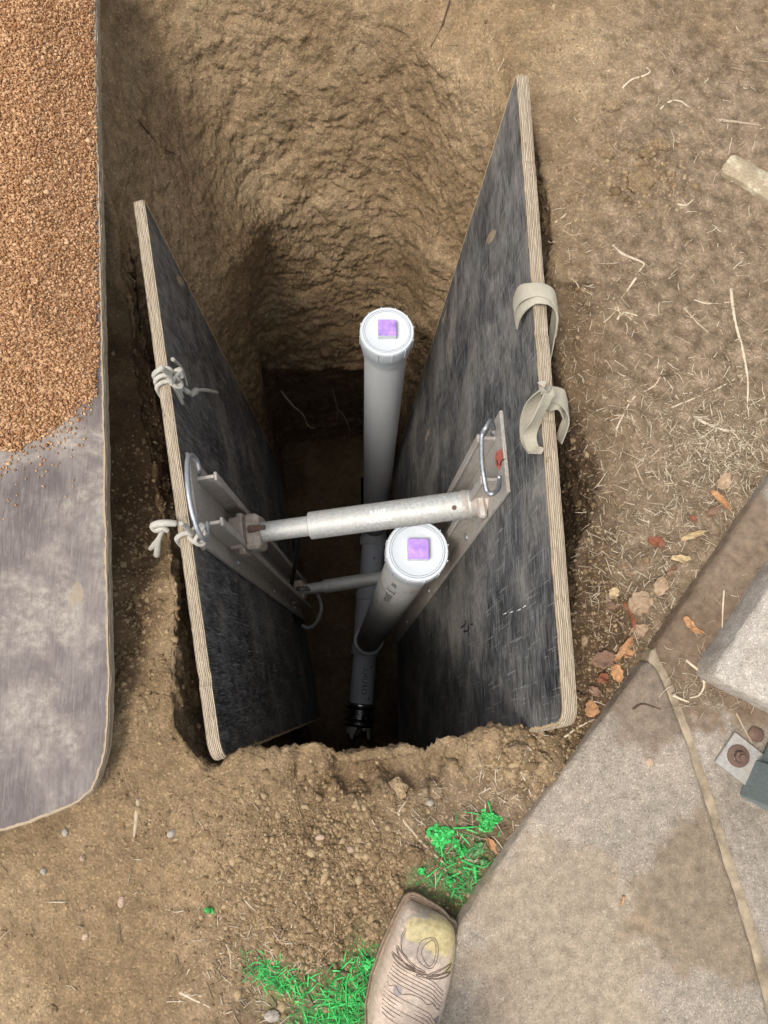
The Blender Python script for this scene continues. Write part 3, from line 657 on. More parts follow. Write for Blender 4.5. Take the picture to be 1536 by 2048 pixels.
def heap():
    e0 = P(192, 0, ZB); e1 = P(206, 800, ZB); d0 = P(204, 790, ZB); d1 = P(0, 935, ZB)
    dd = nrm(d1 - d0)[:2]; nn = np.array([-dd[1], dd[0]]);
    if nn[1] < 0: nn = -nn
    def hgt(x, y):
        xe = e0[0] + (e1[0] - e0[0]) * (y - e0[1]) / (e1[1] - e0[1])
        a = xe - .006 - x; b = (x - d0[0]) * nn[0] + (y - d0[1]) * nn[1]
        q = np.stack([x, y, 0 * x], 1); b = b + .02 * fbm(q, 12, 3, 7)
        h = np.minimum(a * .5 + .0015, np.clip(b, -1, 1) * .30); h = np.minimum(h, np.minimum(x + 1.02 + .03 * fbm(q, 9, 3, 17), 1.5 - y + .03 * fbm(q, 9, 3, 18)) * .4); return np.minimum(h, .045 + .02 * fbm(q, 5, 3, 8)), a, b
    xs = np.linspace(-1.5, -.42, 130); ys = np.linspace(.3, 1.9, 190); X, Y = np.meshgrid(xs, ys); h, a, b = hgt(X.ravel(), Y.ravel())
    z = ZB + np.clip(h, -.01, 1) - .002 ; v = np.c_[X.ravel(), Y.ravel(), z]
    keep = (h > 0).reshape(X.shape); f = []; W = 130
    for j in range(189):
        for i in range(129):
            if keep[j, i] and keep[j, i + 1] and keep[j + 1, i] and keep[j + 1, i + 1]: f.append((j * W + i, j * W + i + 1, (j + 1) * W + i + 1, (j + 1) * W + i))
    pos = []
    N = 120000; x = RNG.uniform(-1.03, -.425, N); y = RNG.uniform(.30, 1.52, N); h, a, b = hgt(x, y); m = (h > -.0) & (a > -.004)
    pos.append(np.c_[x, y, ZB + np.maximum(h, 0) + RNG.uniform(-.001, .0022, N)][m])
    N = 9000; x = -.43 - RNG.exponential(.12, N); y = RNG.uniform(.1, 1.2, N); h, a, b = hgt(x, y); m = (a > .002) & (b < .004) & (RNG.uniform(0, 1, N) < np.exp(np.clip(b, -1, 0) / .022) * .9)
    pos.append(np.c_[x, y, ZB + .0012 + 0 * x][m])
    pos = np.concatenate(pos); o = scatter('gravel', pos, np.clip(RNG.lognormal(math.log(.0017), .28, len(pos)), .0009, .0042), GRAV, .85)
    tag(o, 'heap of small orange brown gravel poured on the lying plywood sheet', 'gravel', kind='stuff')
    # body of the heap in the same object
    import bmesh
    bm = bmesh.new(); bm.from_mesh(o.data); vs = [None] * len(v)
    for q in f:
        t = []
        for i in q:
            if vs[i] is None: vs[i] = bm.verts.new(v[i])
            t.append(vs[i])
        bm.faces.new(t)
    bm.to_mesh(o.data); bm.free()
heap()

# ------------------------------------------------------------------ aluminium shore: two rails, two struts, hose
shore = empty('trench_shore', LB.on(480, 1060)); tag(shore, 'aluminium hydraulic shore bracing the two standing plywood sheets', 'trench shore')
def rail(B, ctop, L, side):
    O = B.on(*ctop); a = B.dn - B.n * 0; b = -B.y + a * (B.y @ a); b = nrm(b); c = B.n
    m = MB()
    m.add(*boxf(O, a, b, c, 0, L, -.077, .077, .0005, .0075, .0015))
    for s in (-.040, .040):
        m.add(*boxf(O, a, b, c, .035, L - .03, s - .003, s + .003, .0075, .036, .0008))
        m.add(*boxf(O, a, b, c, .035, L - .03, s - .0075, s + .0075, .036, .0415, .0015))
    o = fixn(m.build('rail', ALU, shore, sharp=30))
    bm = MB()
    for (aa, bb) in ((.05, -.058), (.30, .058), (.30, -.058), (.75, .058), (1.15, .058)):
        p = O + a * aa + b * bb
        bm.add(*lathe(p + c * .007, p + c * .02, [(0, .0075), (.004, .0075), (.005, .005), (.007, .0001)], 12))
    fixn(bm.build('rail_bolt', STEEL, o, sharp=35))
    return o, O, a, b, c
railL, LO, La, Lb_, Lc = rail(LB, (379, 994), 1.36, -1)
railR, RO, Ra, Rb_, Rc = rail(RB, (1015, 900), 1.40, 1)
def handle(B, pts, parent):
    p = smooth_path([B.on(x, y, c) for x, y, c in pts], 6); m = MB(); m.add(*tube(p, .0040, 10)); fixn(m.build('handle', STEEL, parent))
handle(LB, [(399, 940, .022), (393, 920, .022), (383, 911, .02), (375, 922, .018), (375, 965, .018), (381, 1010, .018), (391, 1048, .02), (402, 1072, .022), (412, 1079, .024), (415, 1068, .024), (414, 1044, .024)], railL)
handle(RB, [(988, 858, .028), (982, 842, .04), (972, 855, .052), (964, 872, .056), (964, 920, .058), (968, 955, .056), (974, 982, .05), (984, 988, .044), (996, 978, .03), (999, 962, .02), (998, 952, .02)], railR)
# red sticker on the web of the right rail
def sticker():
    o0, e1, e2 = RO, Ra, Rb_
    m = MB(); pts = [(992, 905), (1003, 897), (1006, 912), (1003, 930), (999, 940), (991, 930), (990, 915)]
    v = [RB.on(x, y, .0082) for x, y in pts]; v2 = [RB.on(x, y, .0077) for x, y in pts]; n = len(v)
    m.add(v + v2, [tuple(range(n)), tuple(range(n, 2 * n))[::-1]] + [(i, (i + 1) % n, n + (i + 1) % n, n + i) for i in range(n)])
    fixn(m.build('sticker', m_plain('faded_red_sticker', (.50, .13, .09), .7, 0, .6, 260), railR, smooth=False))
    m = MB()
    for q in ([(1000, 931, .009), (1003, 922, .009), (1009, 918, .009)], [(994, 921, .009), (996, 930, .009)]):
        m.add(*tube(smooth_path([RB.on(*k) for k in q], 4), .0009, 6))
    m.build('sticker_marking', BLACKINK, railR)
sticker()
def text_mesh(body, size, depth=0.0003):
    cu = bpy.data.curves.new('t', 'FONT'); cu.body = body; cu.size = size; cu.extrude = 0; cu.align_x = 'CENTER'; cu.align_y = 'CENTER'; cu.resolution_u = 2
    ob = bpy.data.objects.new('t', cu); COL.objects.link(ob); dg = bpy.context.evaluated_depsgraph_get(); dg.update()
    me = ob.evaluated_get(dg).to_mesh(); v = np.array([tuple(x.co) for x in me.vertices]); f = [tuple(p.vertices) for p in me.polygons]
    ob.evaluated_get(dg).to_mesh_clear(); bpy.data.objects.remove(ob); bpy.data.curves.remove(cu); return v, f
def wrap_text(body, size, A, B, along, ang, r, sx=1.0, flip=False):
    """letters laid round a cylinder: text direction runs along the axis"""
    x, y, d = frame(np.asarray(B) - np.asarray(A)); v, f = text_mesh(body, size); s = -1 if flip else 1; out = []
    for a in v:
        th = ang - s * a[1] / r; out.append(A + d * (along + s * a[0] * sx) + (r + .0004) * (math.cos(th) * x + math.sin(th) * y))
    return out, f
def ang_to_cam(A, B, t):
    x, y, d = frame(np.asarray(B) - np.asarray(A)); c = CAM - (A + d * t); return math.atan2(c @ y, c @ x)
def strut(A, B, r1, r2, frac, nb=1.0):
    """A at the near-gravel rail, B at the far rail; small rod then larger sleeve"""
    d = nrm(B - A); Ln = np.linalg.norm(B - A)
    part = MB(); part.add(*lathe(A + d * .02, B, [(0, .0001), (0, r1), (Ln * frac, r1)], 40)); o = fixn(part.build('strut', TUBE, shore, sharp=40))
    m = MB(); L2 = Ln * (1 - frac) - .004; S0 = A + d * (.02 + Ln * frac - .015)
    m.add(*lathe(S0, B, [(0, r1 - .002), (0, r2 - .001), (.001, r2), (L2, r2), (L2 + .001, r2 - .001), (L2 + .001, .001)], 48)); fixn(m.build('sleeve', TUBE, o, sharp=40))
    # foot blocks gripping the rails
    m = MB(); ez = nrm(V(0, 0, 1) - d * d[2]); ey = np.cross(ez, d)
    m.add(*boxf(A, d, ey, ez, -.030, -.002, -.030, .030, -.036, .036, .003)); m.add(*boxf(A, d, ey, ez, -.002, .028, -.034 * nb, .034 * nb, -.030, .030, .006))
    m.add(*boxf(A, d, ey, ez, -.018, -.004, -.040, .040, -.022, .022, .003))
    fixn(m.build('foot_block', m_metal('cast_foot', (.46, .40, .33), .6, (.2, .13, .08), .7, .25, 45) if 'cast_foot' not in bpy.data.materials else bpy.data.materials['cast_foot'], o, sharp=35))
    m = MB(); q = A + d * .010 + ez * (.030 * nb) + ey * .004
    prof = [(0, .0075), (.010, .0075)]
    for k in range(4): prof += [(.012 + k * .003, .0062), (.0135 + k * .003, .0050)]
    prof += [(.026, .0040), (.028, .0050), (.033, .0050), (.034, .0001)]
    m.add(*lathe(q, q + d * 1.0 + ez * .25 - ey * .05, prof, 14)); fixn(m.build('bleed_screw', RUST, o, sharp=40))
    m = MB()
    m.add(*lathe(B - d * .016, B + d * .05, [(0, .001), (0, r2 * .9), (.002, r2 * 1.06), (.010, r2 * 1.06), (.014, r2 * .98), (.05, r2 * .98), (.05, .001)], 36))
    m.add(*boxf(B, d, ey, ez, .012, .028, -.034, .034, -.03, .03, .004))
    fixn(m.build('end_collar', ALU, o, sharp=35))
    return o, A, B, d, Ln
uA = LB.on(498, 1068, .046); uB = RB.on(940, 1008, .034)
st1, _, _, ud, uL = strut(uA, uB, .0195, .0268, .27)
lA = P(592, 1182, -1.12); lB = P(812, 1148, -1.08)
st2, _, _, ld, lL = strut(lA, lB, .0170, .0215, .24, .9)
# stamped letters and the pin on the upper sleeve
m = MB(); a0 = ang_to_cam(uA, uB, uL * .66)
m.add(*wrap_text('FOR USE', .013, uA, uB, uL * .60, a0 + .25, .0270)); m.add(*wrap_text('RAISE', .013, uA, uB, uL * .60, a0 - .30, .0270)); m.add(*wrap_text('OSHA 90', .013, uA, uB, uL * .80, a0 + .10, .0270))
m.build('stamped_lettering', m_plain('pale_stamp', (.78, .80, .80), .6), st1, smooth=False)
m = MB(); q = uA + ud * (uL * .93); x, y, d = frame(ud); an = ang_to_cam(uA, uB, uL * .93) + .1; nn = math.cos(an) * x + math.sin(an) * y
m.add(*lathe(q + nn * .0266, q + nn * .05, [(0, .0045), (.0016, .0045), (.0018, .0032), (.0004, .0030), (.0004, .0001)], 14)); fixn(m.build('pin', RUST, st1, sharp=40))
# hose: black run from the upper strut down, grey loop by the lower strut
def dp(px, py, z): return P(px, py, z)
hz_pts = [dp(597, 1062, -.28), dp(596, 1090, -.42), dp(590, 1130, -.72), dp(583, 1170, -.98), dp(580, 1198, -1.08), dp(586, 1232, -1.14), dp(602, 1250, -1.16)]
m = MB(); m.add(*tube(smooth_path(hz_pts, 8), .0062, 10)); fixn(m.build('hose', RUB, shore))
hz2 = [dp(600, 1249, -1.16), dp(618, 1256, -1.16), dp(634, 1243, -1.15), dp(643, 1215, -1.14), dp(634, 1188, -1.13), dp(618, 1178, -1.10), dp(600, 1180, -1.06)]
m = MB(); m.add(*tube(smooth_path(hz2, 8), .0058, 10)); fixn(m.build('hose_sheath', m_plain('grey_hose', (.20, .195, .18), .6), shore))

# ------------------------------------------------------------------ sewer pipe with two cleanout risers
pipe = empty('sewer_pipe', P(735, 1240, -2.3)); tag(pipe, 'pale grey sewer pipe at the trench bottom with two white capped risers', 'pipe')
ZP = -2.24; RP = .0535
mA = P(750, 1040, ZP); mB = P(722, 1409, ZP); md = nrm(mB - mA)
m = MB(); Lm = np.linalg.norm(mB - mA)
m.add(*lathe(mA - md * .06, mB, [(0, .03), (0, RP), (Lm + .06, RP), (Lm + .06, RP - .004), (Lm - .1, RP - .004)], 48)); mp = fixn(m.build('main_pipe', PVCP, pipe, sharp=40))
m = MB(); m.add(*wrap_text('AHURO /', .034, mA, mB, Lm * .885, ang_to_cam(mA, mB, Lm * .88) - .15, RP, 1.0, False))
for al, an in ((.965, -.75), (.80, -.75), (.22, -.25)):
    m.add(*wrap_text('-', .05, mA, mB, Lm * al, ang_to_cam(mA, mB, Lm * al) + an, RP))
m.build('printed_lettering', BLACKINK, mp, smooth=False)
def fitting(y0, y1, xs, name):
    a = P(xs(y0), y0, ZP); b = P(xs(y1), y1, ZP); L = np.linalg.norm(b - a); m = MB()
    m.add(*lathe(a, b, [(0, RP + .001), (0, .0625), (.002, .064), (.042, .064), (.046, .060), (L - .046, .060), (L - .042, .064), (L - .002, .064), (L, .0625), (L, RP + .001)], 48))
    return fixn(m.build(name, PVC, pipe, sharp=35))
xs = lambda y: 750 + (722 - 750) * (y - 1040) / (1409 - 1040)
tee1 = fitting(1020, 1092, xs, 'tee_fitting'); tee2 = fitting(1182, 1310, xs, 'tee_fitting')
def riser(top, zt, bot, lab, mt, rot, nibs):
    T = P(top[0], top[1], zt); Bm = P(bot[0], bot[1], ZP); u = nrm(T - Bm); L = np.linalg.norm(T - Bm)
    m = MB(); m.add(*lathe(Bm, T, [(.0, RP), (L - .05, RP)], 56)); r = fixn(m.build('riser_pipe', mt, pipe)); r['label'] = lab
    m = MB(); m.add(*lathe(Bm, T, [(.045, RP + .0008), (.045, .0605), (.150, .0605), (.153, .064), (.158, .0655), (.162, .0655), (.162, RP + .0008)], 48)); fixn(m.build('riser_socket', PVC, r, sharp=40))
    x, y, d = frame(u); m = MB()
    # adapter: hub, rim
    m.add(*lathe(T - u * .085, T, [(0, RP + .0005), (0, .0585), (.010, .0595), (.020, .0605), (.040, .0635), (.046, .0650), (.078, .0650), (.083, .0642), (.085, .0625), (.085, .0578), (.0838, .0572), (.080, .0572), (.080, .0300)], 72))
    for k in range(12):
        an = 2 * math.pi * k / 12 + .2; e = math.cos(an) * x + math.sin(an) * y; g = np.cross(u, e)
        m.add(*boxf(T - u * .085, u, e, g, .046, .0835, .0640, .0668, -.0011, .0011, .0005))
    fixn(m.build('cleanout_adapter', CAPW, r, sharp=40))
    # screw plug: dished disc with fine rings
    m = MB(); m.add(*lathe(T - u * .02, T, [(0, .02), (.0, .0555), (.0185, .0562), (.0195, .0552), (.0197, .0500), (.0175, .0490), (.0175, .0001)][0:0] + [(0, .0565), (.0186, .0565), (.0196, .0558), (.0196, .0536), (.0190, .0530), (.0188, .0526), (.0188, .0001)], 72))
    pl = fixn(m.build('screw_plug', CAPW, r, sharp=50))
    m = MB(); q = T - u * .0012
    m.add(*lathe(q - u * .0005, q + u, [(0, .0566), (.0009, .0570), (0.0009, .0578), (0, .0580)], 72)); m.add(*lathe(q - u * .0002, q + u, [(0, .0522), (.0012, .0523), (.0012, .0530), (0, .0531)], 72)); m.build('rim_groove', GROOVE, r)
    ex = math.cos(rot) * x + math.sin(rot) * y; ey = np.cross(u, ex); m = MB()
    m.add(*boxf(T - u * .002, ex, ey, u, -.0215, .0215, -.0215, .0215, 0, .017, .0012)); fixn(m.build('square_nut', CAPW, r, sharp=30))
    m = MB(); m.add(*boxf(T - u * .002, ex, ey, u, -.0212, .0212, -.0212, .0212, .0168, .0182, .0006)); fixn(m.build('purple_primer_coat', PURP, r, sharp=30))
    return r, T, Bm, u, L, x, y
r1, T1, B1, u1, L1, rx, ry = riser((774, 662), -.45, (749, 1054), 'clean white riser nearer the far wall', PVC, 0, 0)
r2, T2, B2, u2, L2, rx, ry = riser((835, 1101), -.31, (734, 1287), 'dusty riser leaning over the near end of the pipe', PVCD, 0, 0)
m = MB(); aa = ang_to_cam(B2, T2, L2 * .72)
m.add(*wrap_text('3034', .020, B2, T2, L2 - .17, aa - .15, RP + .0003)); m.add(*wrap_text('B I', .038, B2, T2, L2 - .245, aa - .15, RP + .0003)); m.add(*wrap_text('MONUBE', .027, B2, T2, L2 - .35, aa - .15, RP + .0003))
m.build('printed_lettering', BLACKINK, r2, smooth=False)
# rubber coupling, bright band and the broken old clay pipe
cA = P(722, 1406, ZP); cB = P(717, 1452, ZP); cl = np.linalg.norm(cB - cA); m = MB()
m.add(*lathe(cA, cB, [(0, .054), (0, .060), (.018, .063), (.024, .063), (.026, .060), (cl - .03, .060), (cl - .026, .063), (cl - .006, .063), (cl, .060), (cl, .05)], 48)); cp = fixn(m.build('rubber_coupling', RUB, pipe, sharp=40))
m = MB(); m.add(*lathe(cA, cB, [(.003, .0632), (.004, .064), (.014, .064), (.015, .0632)], 48)); m.add(*lathe(cA, cB, [(.026, .0602), (.027, .0625), (cl - .034, .0625), (cl - .033, .0602)], 48)); m.add(*lathe(cA, cB, [(cl - .020, .0632), (cl - .019, .0645), (cl - .010, .0645), (cl - .009, .0632)], 48)); fixn(m.build('steel_band', SHINY, cp, sharp=40))
def clay():
    a = cB - md * .01; x, y, d = frame(md); v = []; n = 40
    for j, r in ((0, .056), (1, .056), (1, .046), (0, .046)):
        for k in range(n):
            t = 2 * math.pi * k / n; L = .03 + .02 * math.sin(3 * t + 1) + .012 * math.sin(7 * t) + .01 * random.random() if j else 0
            if j and r < .05: L -= .006
            v.append(a + d * L + r * (math.cos(t) * x + math.sin(t) * y))
    f = [(i * n + k, i * n + (k + 1) % n, ((i + 1) % 4) * n + (k + 1) % n, ((i + 1) % 4) * n + k) for i in range(4) for k in range(n)]
    m = MB(); m.add(v, f); o = fixn(m.build('broken_clay_pipe', m_plain('old_clay', (.66, .63, .57), .9, 0, .3, 60, .002), sharp=30)); tag(o, 'broken whitish old pipe stub beyond the black rubber coupling', 'pipe stub')
clay()

# ------------------------------------------------------------------ straps and ropes
def ribbon(pts, wid, ups, thick=.0018, n=8):
    """pts with a per-point width direction"""
    p = smooth_path(pts, n); U = smooth_path(ups, n); v = []; f = []
    T = np.gradient(p, axis=0)
    w = np.interp(np.linspace(0, 1, len(p)), np.linspace(0, 1, len(wid)), wid) if not np.isscalar(wid) else np.full(len(p), wid)
    for i in range(len(p)):
        t = nrm(T[i]); b = nrm(U[i] - t * (U[i] @ t)); nn = np.cross(t, b)
        for s, q in ((-1, -1), (-.5, -1), (0, -1), (.5, -1), (1, -1), (1, 1), (.5, 1), (0, 1), (-.5, 1), (-1, 1)):
            v.append(p[i] + b * s * w[i] / 2 + nn * (q * thick / 2 + .0012 * (1 - s * s)))
    k = 10
    for i in range(len(p) - 1):
        for j in range(k): f.append((i * k + j, i * k + (j + 1) % k, (i + 1) * k + (j + 1) % k, (i + 1) * k + j))
    f += [tuple(range(k))[::-1], tuple((len(p) - 1) * k + j for j in range(k))]; return v, f
def onR(px, py, c): return RB.on(px, py, c)
yb = RB.y; dn = RB.dn
# upper strap: flat fold over the edge, tail hanging outside
s = empty('webbing_strap', onR(1100, 590, 0)); tag(s, 'beige webbing strap draped wide over the tall plywood sheet, the farther strap', 'strap', 'webbing straps over the plywood edge')
top = onR(1097, 585, 0)
def rbp(a, b, c):  # along board top (towards the far end), down, outward from inner face
    return RB.A + RB.y * a + RB.dn * b + RB.n * c
a1 = (onR(1088, 560, 0) - RB.A) @ RB.y
m = MB()
pts = [rbp(a1 + .004, .062, .010), rbp(a1 + .006, .040, .012), rbp(a1 + .004, .012, .010), rbp(a1, -.009, -.002), rbp(a1 - .006, -.010, -.022), rbp(a1 - .020, .006, -.034), rbp(a1 - .050, .035, -.036), rbp(a1 - .095, .07, -.033), rbp(a1 - .13, .11, -.03)]
m.add(*ribbon(pts, [.044, .042, .04, .034, .032, .03, .028, .022, .016], [RB.y, RB.y, RB.y, RB.y, RB.y, RB.y + RB.dn * .4, RB.y + RB.dn * .9, RB.y * .6 + RB.dn, RB.y * .5 + RB.dn])); fixn(m.build('strap_body', WEB, s, sharp=50))
m = MB()
pts = [rbp(a1 + .020, .052, .014), rbp(a1 + .018, .025, .016), rbp(a1 + .010, .002, .012), rbp(a1 + .004, -.013, -.004), rbp(a1 - .004, -.013, -.024), rbp(a1 - .018, .004, -.0365), rbp(a1 - .045, .03, -.039)]
m.add(*ribbon(pts, [.030, .030, .028, .022, .022, .024, .020], [RB.y, RB.y, RB.y + RB.dn * .2, RB.y, RB.y, RB.y, RB.y + RB.dn * .5])); fixn(m.build('strap_fold', WEB, s, sharp=50))
# lower strap: loop over the edge, twisted tail hanging inside
a2 = (onR(1100, 775, 0) - RB.A) @ RB.y
s = empty('webbing_strap', rbp(a2, 0, 0)); tag(s, 'beige webbing strap with a twisted tail hanging inside the tall sheet, the nearer strap', 'strap', 'webbing straps over the plywood edge')
m = MB()
W1 = [onR(1068, 905, .006), onR(1056, 880, .010), onR(1056, 840, .014), onR(1066, 805, .014), onR(1085, 775, .010), rbp(a2 + .004, -.009, -.004), rbp(a2 - .006, -.014, -.026), rbp(a2 - .022, .004, -.040), rbp(a2 - .05, .035, -.036)]
m.add(*ribbon(W1, [.018, .022, .024, .022, .022, .024, .026, .024, .02], [V(1, .1, 0), V(1, -.1, 0), V(1, 0, 0), V(1, .3, .1), V(.6, .8, 0), RB.y, RB.y, RB.y, RB.y])); sb = fixn(m.build('strap_body', WEB, s, sharp=50))
m = MB()
W2 = [onR(1084, 902, .006), onR(1066, 896, .013), onR(1060, 868, .018), onR(1074, 838, .020), onR(1090, 806, .016), onR(1101, 782, .008), rbp(a2 - .016, -.010, -.006), rbp(a2 - .014, -.010, -.022), rbp(a2 - .02, .008, -.036)]
m.add(*ribbon(W2, [.010, .018, .020, .022, .020, .016, .016, .018, .018], [V(.4, 1, 0), V(1, .5, 0), V(1, 0, 0), V(.8, .5, 0), V(.8, .6, 0), V(.5, 1, 0), RB.y, RB.y, RB.y])); fixn(m.build('strap_fold', WEB, s, sharp=50))
def lbp(a, b, c): return LB.A + LB.y * a + LB.dn * b + LB.n * c
def ropeknot(py, pxe, tails, label, thick=.0036, wraps=3):
    a = (LB.on(pxe, py, 0) - LB.A) @ LB.y; s = empty('cotton_rope', lbp(a, 0, 0)); tag(s, label, 'rope', 'white cotton ropes tied round the plywood edge')
    t = LB.t; m = MB()
    for w in range(wraps):
        o = a + (w - (wraps - 1) / 2) * .011; r = thick * (1 + .15 * w)
        loop = [lbp(o - .01, .055, r), lbp(o, .02, r), lbp(o + .004, -.002, r * .8), lbp(o + .006, -r, -t * .3), lbp(o + .004, -r, -t * .8), lbp(o, .004, -t - r), lbp(o - .006, .04, -t - r), lbp(o - .012, .08, -t - r)]
        m.add(*tube(smooth_path(loop, 6), r, 8))
    fixn(m.build('rope_loop', ROPE, s))
    m = MB(); kc = lbp(a + .002, .004, .010)
    kp = [kc + V(math.cos(k) * .011, math.sin(k * 1.0) * .013, math.sin(2 * k) * .006) for k in np.linspace(0, 5.6, 9)]
    m.add(*tube(smooth_path(kp, 5), thick * .95, 8)); kp = [kc + V(math.sin(2 * k) * .006 + .004, math.cos(k) * .016, math.sin(k) * .009) for k in np.linspace(0, 5.9, 9)]
    m.add(*tube(smooth_path(kp, 5), thick * .8, 8)); fixn(m.build('knot', ROPE, s))
    for tl in tails:
        q = smooth_path([LB.on(*k) for k in tl[0]], 6); m = MB(); m.add(*tube(q, tl[1], 8)); fixn(m.build('rope_tail', ROPE, s))
ropeknot(722, 308, [([(345, 718, .008), (362, 735, .010), (370, 755, .009), (374, 772, .008)], [.0035, .0022, .002, .0022]), ([(368, 777, .008), (374, 783, .012), (384, 787, .012), (392, 785, .012)], [.003, .005, .0035, .005]), ([(384, 790, .014), (390, 782, .014), (398, 780, .012), (415, 781, .012), (434, 785, .010)], [.004, .0062, .003, .004, .0036]), ([(322, 735, .008), (338, 748, .008), (345, 768, .006)], [.004, .0055, .0015])], 'frayed white rope knotted over the sheet edge with a long tail across the black face')
ropeknot(1050, 340, [([(362, 1046, .006), (375, 1056, .006), (384, 1070, .004)], [.004, .004, .003])], 'white rope looped at the sheet edge beside the rail handle with a frayed end outside', .0042, 1)
def tails2():
    o = [x for x in COL.objects if x.name.startswith('cotton_rope')][-1]
    for q, rr in (([(352, 1047, .045), (338, 1046, .05), (318, 1047, .045), (306, 1052, .035), (312, 1060, .03), (326, 1056, .035), (336, 1062, .03)], [.005, .0055, .006, .0055, .005, .005, .004]), ([(326, 1058, .03), (318, 1076, .01), (308, 1090, -.01), (300, 1098, -.02)], [.004, .004, .005, .0035]), ([(325, 1060, .03), (319, 1078, .01), (316, 1094, -.01), (314, 1110, -.03)], [.004, .0035, .005, .006])):
        m = MB(); m.add(*tube(smooth_path([P(*k) for k in q], 6), rr, 8)); fixn(m.build('rope_tail', ROPE, o))
tails2()

# ------------------------------------------------------------------ square toed boot
def boot():
    z0 = (hz(.1, -.42)[0]); toe = P(862, 1796, z0 + .03); hl = P(812, 2048, z0 + .03); ax = nrm(hl - toe); ax[2] = 0; ax = nrm(ax); sd = nrm(np.cross(V(0, 0, 1), ax))  # sd points to the picture right
    if sd[0] < 0: sd = -sd
    O = np.array([toe[0], toe[1], z0 + .002]); b = empty('boot', O); tag(b, 'tan leather square toed boot with dark stitching, its toe scuffed yellow', 'boot')
    T = np.array([0, .006, .02, .045, .08, .12, .16, .20, .24, .28, .305, .315]); WL = np.array([.030, .036, .040, .047, .055, .061, .060, .050, .041, .040, .034, .02]); WR = np.array([.034, .043, .048, .052, .053, .050, .042, .038, .038, .038, .033, .02])
    sk = np.array([-.004, -.0, .0, 0, 0, 0, 0, 0, 0, 0, 0, 0])
    def wl(t): return np.interp(t, T, WL)
    def wr(t): return np.interp(t, T, WR)
    ts = np.concatenate([np.linspace(0, .02, 8), np.linspace(.03, .29, 27), np.linspace(.295, .315, 6)])
    def toff(t, s): # square toe slanted: right corner further back
        return t + .020 * ((s + 1) / 2) * math.exp(-t / .05) + .006 * abs(s) ** 4 * math.exp(-t / .03)
    out = [O + ax * toff(t, -1) - sd * wl(t) for t in ts][::-1] + [O + ax * toff(t, s) + sd * (s * (wr(t) if s > 0 else wl(t))) for t in [0] for s in np.linspace(-.8, .8, 9)] + [O + ax * toff(t, 1) + sd * wr(t) for t in ts]
    out = np.array(out); c = out.mean(0); n = len(out)
    m = MB()
    def ring(k, z): q = c + (out - c) * k; q = q.copy(); q[:, 2] = O[2] + z; return q
    rg = [ring(.985, 0), ring(1.02, .002), ring(1.02, .009), ring(1.0, .0105)]
    v = np.vstack(rg); f = [tuple(range(n))] + [(i * n + k, i * n + (k + 1) % n, (i + 1) * n + (k + 1) % n, (i + 1) * n + k) for i in range(3) for k in range(n)] + [tuple(3 * n + k for k in range(n))]
    m.add(v, f); fixn(m.build('outsole', m_plain('dark_rubber_sole', (.10, .075, .055), .85, 0, .3), b, sharp=35))
    WELT = m_leaf('tan_welt', (.36, .26, .17), (.22, .155, .10))
    rg = [ring(1.012, .0108), ring(1.022, .0125), ring(1.022, .0165), ring(1.005, .0185), ring(.93, .0185)]
    v = np.vstack(rg); m = MB(); m.add(v, [(i * n + k, i * n + (k + 1) % n, (i + 1) * n + (k + 1) % n, (i + 1) * n + k) for i in range(4) for k in range(n)] + [tuple(4 * n + k for k in range(n))]); fixn(m.build('welt', WELT, b, sharp=40))
    def top(t): return float(np.interp(t, [0, .006, .02, .05, .09, .13, .17, .20, .24, .315], [.010, .026, .036, .043, .048, .057, .073, .092, .10, .09]))
    def surf(t, s, lift=0):
        tt = max(t, 0); w = (wr(tt) if s > 0 else wl(tt)) * .93; th = abs(s) * math.pi / 2; e = .62
        lat = w * math.sin(th) ** e if th > 0 else 0; hh = top(tt) * (math.cos(th) ** .62 if math.cos(th) > 1e-9 else 0)
        return O + ax * (toff(tt, s) + .006) + sd * (math.copysign(lat, s)) + V(0, 0, .0175 + hh + lift)
    tt = np.concatenate([[0, .002, .005, .009, .014], np.linspace(.02, .235, 34)]); ss = np.linspace(-1, 1, 41); v = []
    wr_ = perlin(np.array([surf(t, s) for t in tt for s in ss]) * 45, 4)
    i = 0
    for t in tt:
        for s_ in ss:
            p = surf(t, s_); crease = .0022 * math.exp(-((t - .150) / .018) ** 2) * math.sin(t * 420 + 3 * s_); v.append(p + V(0, 0, crease + .0012 * wr_[i] * (1 - abs(s_)))); i += 1
    W = len(ss); f = [(a * W + k, a * W + k + 1, (a + 1) * W + k + 1, (a + 1) * W + k) for a in range(len(tt) - 1) for k in range(W - 1)] + [tuple(range(W))[::-1]]
    s = NT('worn_tan_leather'); nn = s.noise(22, 7, rough=.6); n2 = s.noise(150, 5, rough=.7)
    col = s.mix(s.ramp(nn, [(.35, 0), (.68, 1)]), (.56, .45, .36), (.43, .33, .25)); col = s.mix(1, col, s.ramp(n2, [(.3, .78), (.7, 1.2)]), 'MULTIPLY')
    def near(pt, rad, c2, amt, col, edge=.25, nz=1.3):
        d = s('ShaderNodeVectorMath', operation='DISTANCE'); s.set(d.inputs[0], s.pos); d.inputs[1].default_value = tuple(pt)
        mm = s.math('ADD', s.math('DIVIDE', d.outputs['Value'], rad), s.math('MULTIPLY', s.math('SUBTRACT', s.noise(90, 8, rough=.75), .5), nz * 1.7))
        return s.mix(s.math('MULTIPLY', s.ramp(mm, [(.8, 1), (.8 + edge, 0)]), amt), col, s.mix(1, c2, s.ramp(n2, [(.3, .7), (.7, 1.3)]), 'MULTIPLY'))
